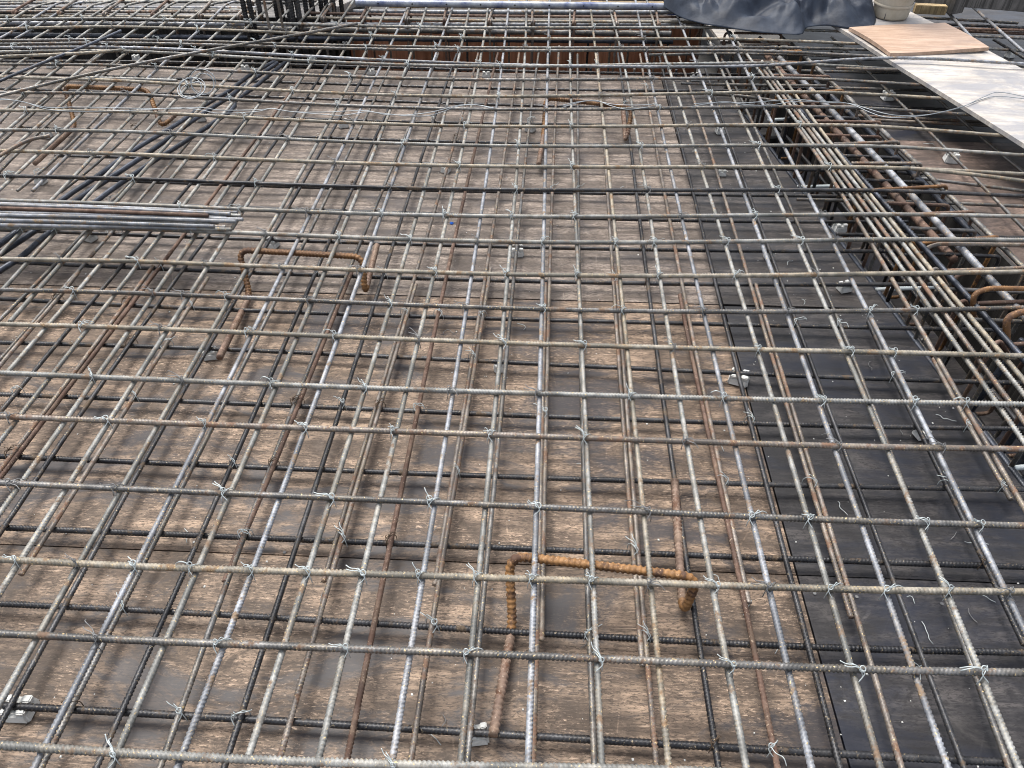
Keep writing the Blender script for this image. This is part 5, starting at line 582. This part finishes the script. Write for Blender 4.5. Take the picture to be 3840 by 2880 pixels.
# column starter bars
cols=[(-1.80,4.84,.03,DARK),(-1.765,4.85,.03,DARK),(-1.762,5.0,.03,DARK),(-1.605,4.65,.014,BROWN),(-1.525,4.65,.014,BROWN),(-1.52,4.865,.03,DARK),(-1.485,4.87,.03,DARK),(-1.49,5.06,.03,DARK),(-1.462,5.10,.03,DARK),(-1.42,5.16,.03,DARK),(-1.39,5.17,.028,DARK),(-1.345,5.18,.03,DARK),(-1.30,5.2,.028,DARK),(-1.66,5.1,.03,DARK),(-1.60,5.05,.028,DARK),(-1.71,5.15,.028,DARK)]
for i,(x,y,d,mt) in enumerate(cols):
    C=np.array([(x+random.uniform(-.01,.01),y,-.5),(x,y,.4),(x,y,1.25)]); C=catmull(C,.03); C,q=resample(C,.005)
    V,F=tube(C,q,d/2,sides=10,rib=.13,pitch=.016 if d>.02 else .0092,lean=1.4,lrib=.14,phase=random.uniform(0,3)); o=C[0].copy()
    ob=link('starter_bar',mesh_np('starter_bar',V-o,F),mt); ob.location=tuple(o)
    tag(ob,'%s upright column bar rising out of the top edge, %s counted in the cluster'%('thick dark' if d>.02 else 'thin brown',od(i+1)),'upright bar','column starter bars')
# orange caps on low bars in the trough
# ---------------- chairs ----------------
chl=['orange rusty bar chair nearest the bottom of the photo','orange rusty bar chair left of the middle, beside the spacer','rusty bar chair at the upper left below the slanting bar','dark rusty bar chair in the upper middle under the tie wire']
for i,c in enumerate(CHAIRS):
    C=fillet([c[0],c[1],c[2],c[3],c[4],c[5]],.042,10); C,q=resample(C,.003)
    V,F=tube(C,q,.0104,sides=14,rib=.13,pitch=.0125,lrib=.16,lean=.5); o=C[0].copy()
    ob=link('bar_chair',mesh_np('bar_chair',V-o,F),RUST); ob.location=tuple(o); tag(ob,chl[i],'bar chair','bar chairs')
    ob.data.materials.append(FOOT); ce=np.array([tuple(p.center) for p in ob.data.polygons])+o
    ft=((ce[:,1]<c[1][1]-.02)|((ce[:,1]>c[4][1]+.035)&(ce[:,0]>c[4][0]-.06)))&(ce[:,2]<.09); ob.data.polygons.foreach_set('material_index',ft.astype(np.int32))
# ---------------- ties ----------------
def mkwire(pts,r=.00105,step=.0022):
    C=catmull(pts,step); C,q=resample(C,step); return tube(C,q,r,sides=6)
def join(parts):
    V=[];F=[];k=0
    for v,f in parts: V.append(v);F.append(f+k);k+=len(v)
    return np.vstack(V),np.vstack(F)
def ring(c,r,ax,turns=1.2,tilt=.4):
    return [(c[0]+r*math.cos(t),c[1]+r*math.sin(t)*math.cos(tilt),c[2]+r*math.sin(t)*math.sin(tilt)+.0006*t) for t in np.linspace(ax,ax+turns*2*math.pi,14)]
def tie_variant(seed,lower=False):
    rd=random.Random(seed); s=rd.choice([-1,1]); h=.0105
    wrap=[(-.013*s,-.012,-.022),(-.012*s,-.012,-.004),(-.006*s,-.006,h-.001),(0,0,h+.0005),(.006*s,.006,h-.001),(.012*s,.012,-.004),(.013*s,.012,-.022)]
    k=(-.008*s+rd.uniform(-.003,.003),-.004+rd.uniform(-.006,.004),h+.002)
    parts=[mkwire(wrap)]
    if rd.random()<.75 or not lower: parts.append(mkwire(ring(k,rd.uniform(.0035,.0065),rd.uniform(0,6),rd.uniform(.7,1.6),rd.uniform(.3,1.1))))
    parts.append(mkwire([(.004*s,.003,h+.001),k,(k[0]-.004*s,k[1]-.006,h-.002),(k[0]+.006*s,k[1]-.016,-.004)]))
    L=rd.uniform(.022,.055); a=rd.uniform(1.9,2.9) if rd.random()<.7 else rd.uniform(-1.2,1.0)
    for j in range(2 if rd.random()<.75 else 1):
        a2=a+j*rd.uniform(.1,.35); L2=L*rd.uniform(.6,1.1)
        parts.append(mkwire([k,(k[0]+L2*.35*math.cos(a2),k[1]+L2*.35*math.sin(a2),k[2]+rd.uniform(.002,.008)),(k[0]+L2*.7*math.cos(a2+.15),k[1]+L2*.7*math.sin(a2+.15),k[2]+rd.uniform(.002,.012)),(k[0]+L2*math.cos(a2+.1),k[1]+L2*math.sin(a2+.1),k[2]+rd.uniform(-.004,.012))]))
    V,F=join(parts); me=mesh_np('tie_wire',V,F); return me
TV=[tie_variant(s) for s in range(14)]
for i,me in enumerate(TV): me.materials.append(WIRE if i%4 else WIRED)
TL=[tie_variant(40+s,True) for s in range(8)]
for i,me in enumerate(TL): me.materials.append(WIRE if i%4 else WIREB)
BP={b[0]:b for b in bars}
cnt={}
for lay,k,on,x,y,z,a in TIES:
    cnt[(lay,k)]=cnt.get((lay,k),0)+1; c=cnt[(lay,k)]
    me=random.choice(TV if lay else TL)
    o=link('tie_wire',me); o.location=(x,y,z); o.rotation_euler[2]=-a*.6+random.uniform(-.25,.25)
    s_=random.uniform(.85,1.15); o.scale=(s_,s_,1)
    if lay: tag(o,'silver wire tie on the %s top-layer cross bar from the bottom, %s tie from left'%(od(k),od(c)),'wire tie','wire ties of the top mat')
    else: tag(o,'small wire tie on the %s lower-layer cross bar from the bottom, %s from left'%(od(k),od(c)),'wire tie','wire ties of the lower mat')
# loose tie wire run
wl={'wa':'long silver tie wire running from the left edge through the coil','wb':'silver tie wire lying over the dark rusty bar chair','wc':'silver tie wire running over the right beam onto the pale board'}
for n,p in WIRES.items():
    rt=empty('tie_wire_run',tuple(p[0]))
    tag(rt,wl[n],'tie wire','loose tie wire')
    for j in range(2):
        pts=[(x-p[0][0]+(.006 if j else 0),y-p[0][1]+(.007*math.sin(i*1.9)+.010 if j else 0),z-p[0][2]+(.006*math.sin(i*1.3+j*2))+.003*j) for i,(x,y,z) in enumerate(p)]
        wire('strand',pts,.0019,WIRED2,step=.01,parent=rt)
cw=[]
cx,cy=-1.62,3.62
rt=empty('wire_coil',(cx,cy,.195)); tag(rt,'coil of silver tie wire standing on the bars at the upper left','wire coil')
for j,(rad,tl,ph) in enumerate([(.055,1.2,0),(.050,1.0,.5),(.052,.35,1.),(.060,.5,2.2),(.048,.8,1.4)]):
    pts=[(rad*math.cos(t+ph)*1.1+(-.05 if j>1 else 0),rad*math.sin(t+ph)*math.cos(tl)+(-.01*j),rad*math.sin(t+ph)*math.sin(tl)+(rad*math.sin(tl))+.004*t*.2) for t in np.linspace(0,6.9,26)]
    wire('loop',pts,.0019,WIRED2,step=.006,parent=rt)
# ---------------- spacers ----------------
def spacer():
    rt=empty('mortar_spacer')
    bm=bmesh.new(); bmesh.ops.create_cube(bm,size=1)
    for v in bm.verts:
        t=.82 if v.co.z>0 else 1.0
        v.co=Vector((v.co.x*.048*t,v.co.y*.043*t,(v.co.z+.5)*.024))
    top=[f for f in bm.faces if f.normal.z>.9]
    bmesh.ops.bevel(bm,geom=bm.edges[:],offset=.004,segments=2,affect='EDGES')
    me=bpy.data.meshes.new('block'); bm.to_mesh(me); bm.free(); link('block',me,CONC,rt)
    for sx in(-1,1):
        for sy in (-1,1): boxm('ear',(.015,.013,.011),CONC,(sx*.0125,sy*.0105,.0275),(0,0,random.uniform(-.2,.2)),rt,.002,.0008)
    return rt
s0=spacer()
def dup(root,loc,rz,sc_=1):
    r=root.copy(); col.objects.link(r); r.location=loc; r.rotation_euler[2]=rz; r.scale=(sc_,)*3
    for ch in list(root.children):
        c=ch.copy(); col.objects.link(c); c.parent=r
    return r
SPL=['at the bottom left corner under the first lower cross bar','beside the foot of the nearest rusty chair','on the dark deck edge right of the middle, largest','in the middle under a cross bar, upper of two in line','in the middle under a cross bar, lower of two in line','at the foot of the left rusty chair','left side just below the bar pile','on the dark deck near the trough, right side','on the dark deck left border above the rusty stub','at the trough edge on the dark deck, upper right','on the dark deck low right under a blue pair','upper left deck edge by the far trough','left edge above the bar pile','left edge below the upper left rusty chair','under the wire coil','on the far deck edge left of the column bars','behind the left rusty chair bar','on the far deck edge, left of the red wall middle','on the far deck edge, below the red wall middle','left of middle in the upper part, below the tie wire','upper middle just below the fourth chair height','left of the dark rusty chair foot','upper part of the dark deck, right one','upper part of the dark deck, lower one','far corner of the dark deck','right deck under the pale board corner','right deck beside the first low bar, middle','right deck beside the low bar, nearest','right deck beyond the peach board','hanging at the far trough edge, upper left']
for i,(x,y) in enumerate(SPACERS):
    s=s0 if i==0 else dup(s0,(x,y,.0),random.uniform(-.4,.4),random.uniform(.85,1.1) if i not in(27,25,26) else 1.35)
    if i==0: s.location=(x,y,0); s.scale=(1.35,1.25,1.05)
    if i==2: s.scale=(1.35,1.35,1.1)
    tag(s,'pale mortar spacer block '+SPL[i],'spacer','mortar spacers')
# ---------------- boards, tarp, posts, timber ----------------
def board(name,quad,z,t,mat,label,sag=0,n=14):
    a,b,c,d=[Vector((*q,0)) for q in quad]
    bm=bmesh.new(); rowsv=[]
    for top in (1,0):
        g=[]
        for i in range(n+1):
            u=i/n; r_=[]
            for j in range(5):
                v=j/4; p=(a*(1-u)+b*u)*(1-v)+(d*(1-u)+c*u)*v
                r_.append(bm.verts.new((p.x,p.y,z-(0 if top else t)+sag*math.sin(u*math.pi)+.003*math.sin(v*5+u*3))))
            g.append(r_)
        rowsv.append(g)
    T_,B_=rowsv
    for i in range(n):
        for j in range(4):
            bm.faces.new((T_[i][j],T_[i+1][j],T_[i+1][j+1],T_[i][j+1])); bm.faces.new((B_[i][j],B_[i][j+1],B_[i+1][j+1],B_[i+1][j]))
        bm.faces.new((T_[i][0],B_[i][0],B_[i+1][0],T_[i+1][0])); bm.faces.new((T_[i][4],T_[i+1][4],B_[i+1][4],B_[i][4]))
    for j in range(4):
        bm.faces.new((T_[0][j],T_[0][j+1],B_[0][j+1],B_[0][j])); bm.faces.new((T_[n][j],B_[n][j],B_[n][j+1],T_[n][j+1]))
    bmesh.ops.recalc_face_normals(bm,faces=bm.faces)
    me=bpy.data.meshes.new(name); bm.to_mesh(me); bm.free(); o=link(name,me,mat); tag(o,label,'plywood board','walkway boards'); return o
board('plywood_board',[(1.60,5.12),(1.822,4.20),(2.40,4.42),(2.14,5.35)],.203,.018,PALE,'pale plywood board at the top right under the beige post')
board('plywood_board',[(1.80,4.292),(2.215,2.62),(2.78,2.72),(2.40,4.45)],.2025,.018,PALE,'long pale plywood board running off the right edge')
board('plywood_board',[(1.727,4.69),(1.825,4.270),(2.385,4.385),(2.312,4.815)],.225,.018,PEACH,'peach plywood offcut over the joint of the pale boards',sag=.004)
# tarpaulin
DIRS=[(.9,.45,2.6,.075,1),(.3,-.95,3.1,.075,0),(-.75,.65,5.2,.050,1),(1,.05,7.5,.034,0),(.2,1,9.5,.022,1),(.8,-.6,13,.012,0)]
def tarp():
    rd=random.Random(12); n,mm=220,120; V=[];F=[]
    lo=[(.72,5.06),(.80,4.86),(.93,4.74),(1.06,4.68),(1.2,4.62),(1.34,4.60),(1.44,4.60),(1.50,4.72),(1.62,4.76),(1.74,4.72),(1.86,4.74),(1.93,4.86),(1.97,5.0)]
    hi=[(.72,5.5),(.85,5.7),(1.0,5.8),(1.15,5.85),(1.3,5.9),(1.42,5.9),(1.5,5.9),(1.6,5.9),(1.66,5.9),(1.72,5.85),(1.78,5.8),(1.84,5.6),(1.90,5.4)]
    L=catmull([(x,y,0) for x,y in lo],.02); H=catmull([(x,y,0) for x,y in hi],.02)
    L,_=resample(L,.005);H,_=resample(H,.005)
    folds=[((.80,5.05),(1.02,4.72),.07),((1.02,4.72),(1.25,5.10),.10),((1.02,4.72),(1.42,4.72),.06),((1.2,5.0),(1.60,4.90),.09),((1.35,5.2),(1.75,4.80),.08),((.85,5.3),(1.2,5.4),.12),((1.45,5.35),(1.85,5.2),.10),((1.1,5.05),(1.1,5.5),.09),((1.62,4.8),(1.9,4.9),.05)]
    def seg(p,a,b):
        ax,ay=a;bx,by=b; dx,dy=bx-ax,by-ay; t_=max(0,min(1,((p[0]-ax)*dx+(p[1]-ay)*dy)/(dx*dx+dy*dy)))
        return math.hypot(p[0]-ax-dx*t_,p[1]-ay-dy*t_)
    for i in range(n+1):
        u=min(1,max(0,i/n))
        for j in range(mm+1):
            v=j/mm
            a=L[int(u*(len(L)-1))]; b=H[int(u*(len(H)-1))]; p=a*(1-v)+b*v
            z=max(h*max(0,1-seg(p,s,e)/(.13 if h>.06 else .10)) for s,e,h in folds)
            edge=min(1,v*5)
            q=Vector((p[0]*1.6,p[1]*1.6,.7)); w1=noise.noise(q)*1.1; w2=noise.noise(q*1.7+Vector((5,2,1)))*.9; cr_=0
            for (dx,dy,f,am,wk) in DIRS:
                s_=(p[0]*dx+p[1]*dy)*f+(w1 if wk else w2)*1.3; fr=abs(2*(s_-math.floor(s_))-1)
                cr_+=am*fr*(.35+.65*max(0,min(1,.5+1.6*noise.noise(q*(1.3+f*.12)+Vector((am*90,dx*3,2))))))
            V.append((p[0],p[1],.209+edge*(z*.9+cr_)+.03*v))
    for i in range(n):
        for j in range(mm):
            a=i*(mm+1)+j; F.append((a,a+mm+1,a+mm+2,a+1))
    me=mesh_np('tarpaulin',V,F,True); o=link('tarpaulin',me,TARP)
    md=o.modifiers.new('thick','SOLIDIFY'); md.thickness=.002; md.offset=1
    tag(o,'crumpled dark blue tarpaulin heaped at the top edge beside the pale boards','tarpaulin')
tarp()
# beige wrapped post
def lathe(name,prof,mat,parent=None,seg=28,wob=.0):
    V=[];F=[]
    for i,(r_,z) in enumerate(prof):
        for s in range(seg):
            a=2*math.pi*s/seg; rr_=r_*(1+wob*noise.noise(Vector((math.cos(a)*2,math.sin(a)*2,z*9))))
            V.append((rr_*math.cos(a),rr_*math.sin(a),z))
    for i in range(len(prof)-1):
        for s in range(seg): F.append((i*seg+s,i*seg+(s+1)%seg,(i+1)*seg+(s+1)%seg,(i+1)*seg+s))
    k=len(V); 
    me=mesh_np(name,V,F); return link(name,me,mat,parent)
p1=empty('wrapped_post',(2.055,4.985,.205)); tag(p1,'beige tapered round post standing on the pale board','post')
lathe('body',[(.001,.0),(.096,.0),(.102,.01),(.104,.06),(.112,.12),(.125,.25),(.14,.5),(.15,.8),(.001,.8)],CANVAS,p1,32,.05)
lathe('band',[(.107,.062),(.111,.066),(.112,.074),(.109,.08)],CANVAS,p1,32,.04)
boxm('seam',(.004,.006,.06),TIMGR,(-.06,-.083,.035),(0,0,.6),p1,.001)
p2=empty('timber_block',(1.80,5.24,.21)); tag(p2,'pale square timber box behind the tarpaulin at the top edge','timber block')
boxm('face_board',(.30,.02,.34),CANVAS,(0,-.08,.17),(0,0,.08),p2,.004)
boxm('side_board',(.02,.20,.34),TIMGR,(.158,.0,.17),(0,0,.08),p2,.004)
boxm('inner_block',(.27,.15,.33),CANVAS,(0,.012,.17),(0,0,.08),p2,.004)
def timber(name,a,b,w_,h_,mat,label,group='timbers'):
    a=Vector(a); b=Vector(b); d=b-a; L=d.length
    bm=bmesh.new(); bmesh.ops.create_cube(bm,size=1)
    for v in bm.verts: v.co=Vector((v.co.x*L,v.co.y*w_,v.co.z*h_))
    bmesh.ops.bevel(bm,geom=bm.edges[:],offset=.003,segments=2,affect='EDGES')
    me=bpy.data.meshes.new(name); bm.to_mesh(me); bm.free(); o=link(name,me,mat)
    o.location=(a+b)/2; o.rotation_euler=d.to_track_quat('X','Z').to_euler()
    return tag(o,label,'timber',group)
timber('timber',(2.42,5.16,.27),(3.4,4.93,.27),.05,.09,TIMGR,'grey weathered timber lying across the top right corner')
timber('timber',(2.60,5.33,.32),(3.4,5.14,.32),.10,.07,TIMBER,'yellow timber beam stacked behind the grey one, top right corner')
timber('timber',(2.66,5.46,.40),(3.4,5.30,.40),.08,.05,TIMBER,'second yellow timber, topmost of the stack in the top right corner')
timber('timber',(2.24,5.11,.215),(2.42,5.09,.215),.05,.05,TIMBER,'short brown timber block at the corner of the pale board')
timber('timber',(2.26,5.55,.24),(2.50,5.10,.24),.10,.10,TIMGR,'thick grey timber pointing toward the pale boards from the top edge')
timber('timber',(2.50,5.6,.30),(2.63,5.32,.30),.08,.08,PALE,'pale timber end between grey and yellow timbers, top edge')
timber('timber',(-1.42,5.44,.05),(-1.26,5.80,.05),.09,.05,PALE,'pale timber slanting beside the column bars at the top edge')
timber('timber',(-1.07,5.60,.05),(.80,5.66,.05),.05,.045,TIMBER,'long pale yellow timber along the top edge')
timber('timber',(-1.3,5.85,.03),(1.0,5.90,.03),.07,.04,TIMGR,'grey timber behind the long yellow one at the top edge')
for i,(a,b) in enumerate([((1.05,4.66,-.44),(1.50,4.78,-.44)),((1.08,4.86,-.42),(1.50,4.92,-.42)),((1.02,5.05,-.40),(1.5,5.10,-.40))]):
    timber('timber',a,b,.13,.02,PALE,'pale board down in the trough corner below the tarpaulin, %s of three'%('nearest','middle','farthest')[i],'boards in the trough corner')
# painted pipe
pp=empty('pipe',(-1.17,5.05,.205)); tag(pp,'chalky white and blue steel pipe lying along the far beam','pipe')
C=np.array([(0,0,0),(.95,.02,0),(1.97,.05,-.003)]); C,q=resample(catmull(C,.02),.02); V,F=tube(C,q,.020,sides=20,cap=False); link('tube',mesh_np('tube',V,F),PIPE,pp)
for i in range(9):
    bm=bmesh.new(); bmesh.ops.create_cone(bm,cap_ends=True,segments=12,radius1=.0045,radius2=.0045,depth=.003)
    me=bpy.data.meshes.new('hole'); bm.to_mesh(me); bm.free(); h=link('hole',me,simple('hole_dark',(.01,.01,.01),(.012,.012,.012),9,.9) if i==0 else bpy.data.materials['hole_dark'],pp); h.location=(.14+i*.21,-.0185+.0045*i,.0035); h.rotation_euler=(R(80),0,0)
# white conduit stubs
for i,(a,b) in enumerate([((1.318,2.53,-.09),(1.56,2.575,-.10)),((1.435,1.615,-.1),(1.62,1.64,-.09)),((1.232,4.15,-.1),(1.33,4.165,-.1)),((1.212,3.38,-.1),(1.40,3.40,-.1))]):
    C,q=resample(np.array([a,b]),.02); V,F=tube(C,q,.0085,sides=14); o_=C[0].copy(); o=link('conduit',mesh_np('conduit',V-o_,F),PVC); o.location=tuple(o_)
    tag(o,'short white plastic conduit crossing the right trough, %s'%('middle one','nearest, at the right edge','farthest','second farthest')[i],'conduit','white conduits')
# blue bits
o=boxm('blue_bag_scrap',(.16,.03,.02),BLUEP,(.86,5.33,.10),(0,0,.05),None,.004); tag(o,'blue plastic strip behind the last hook of the far beam','plastic scrap')
o=boxm('plastic_bit',(.016,.014,.008),BLUEP,(-.36,2.79,.004),(0,0,.4),None,.003,.002); tag(o,'tiny bright blue plastic bit on the brown deck','plastic bit')
# nails and plates
nl=[(-1.35,1.19),(-.62,1.145),(-.86,1.165),(-.22,1.10),(-.01,1.09),(.28,1.10),(.70,1.085),(.80,1.08),(1.0,1.07)]
for i,(x,y) in enumerate(nl):
    bm=bmesh.new(); bmesh.ops.create_cone(bm,cap_ends=True,segments=14,radius1=.0045,radius2=.004,depth=.0016); me=bpy.data.meshes.new('nail'); bm.to_mesh(me); bm.free()
    o=link('nail',me,WIRED); o.location=(x,y,.0008); tag(o,'round nail head beside the nearest deck seam, %s from the left'%od(i+1),'nail','nail heads')
# wire scraps on the deck
rs=random.Random(5)
SCRAPS=SCRAPS+[[round(rs.uniform(-1.4,1.1),3),round(rs.uniform(.6,3.2),3)] for _ in range(22)]
SCRAPS=[s for s in SCRAPS if s[0]<near_edge(s[1])-.05 or s[0]>far_edge(s[1])+.05]
for i,(x,y) in enumerate(SCRAPS):
    a=random.uniform(0,6.28); L=random.uniform(.02,.05); pts=[(0,0,.003)]
    for k in range(1,6):
        a+=random.uniform(-.5,.9); pts.append((pts[-1][0]+L/4*math.cos(a),pts[-1][1]+L/4*math.sin(a),.003+random.uniform(0,.006)))
    o=wire('wire_offcut',pts,.0009,WIRE if i%3 else WIRED); o.location=(x,y,0)
    tag(o,'%s offcut of tie wire lying on the deck, %s nearest the camera'%('silver' if i%3 else 'dull',od(1+sorted(SCRAPS,key=lambda s:s[1]).index([x,y]))),'wire offcut','wire offcuts on the deck')
# crumbs
V=[];F=[]
for i in range(900):
    x=random.uniform(-3,1.3); y=random.uniform(.5,4.45)
    if x>near_edge(y)-.02: continue
    if x<.67 and random.random()<.45: continue
    r_=random.choice([.0010,.0013,.0018,.0026])*random.uniform(.7,1.2); k=len(V)
    for dx,dy,dz in((-1,-1,0),(1,-1,0),(1,1,0),(-1,1,0),(-.6,-.5,1.2),(.7,-.6,1),(.5,.6,1.1),(-.5,.5,.9)): V.append((x+dx*r_*random.uniform(.6,1.2),y+dy*r_,.0002+dz*r_*.7))
    for f in((0,3,2,1),(4,5,6,7),(0,1,5,4),(1,2,6,5),(2,3,7,6),(3,0,4,7)): F.append(tuple(k+q for q in f))
o=link('crumbs',mesh_np('crumbs',V,F,False),CHALK); tag(o,'pale crumbs and chips scattered over the deck','crumbs',None,'stuff')
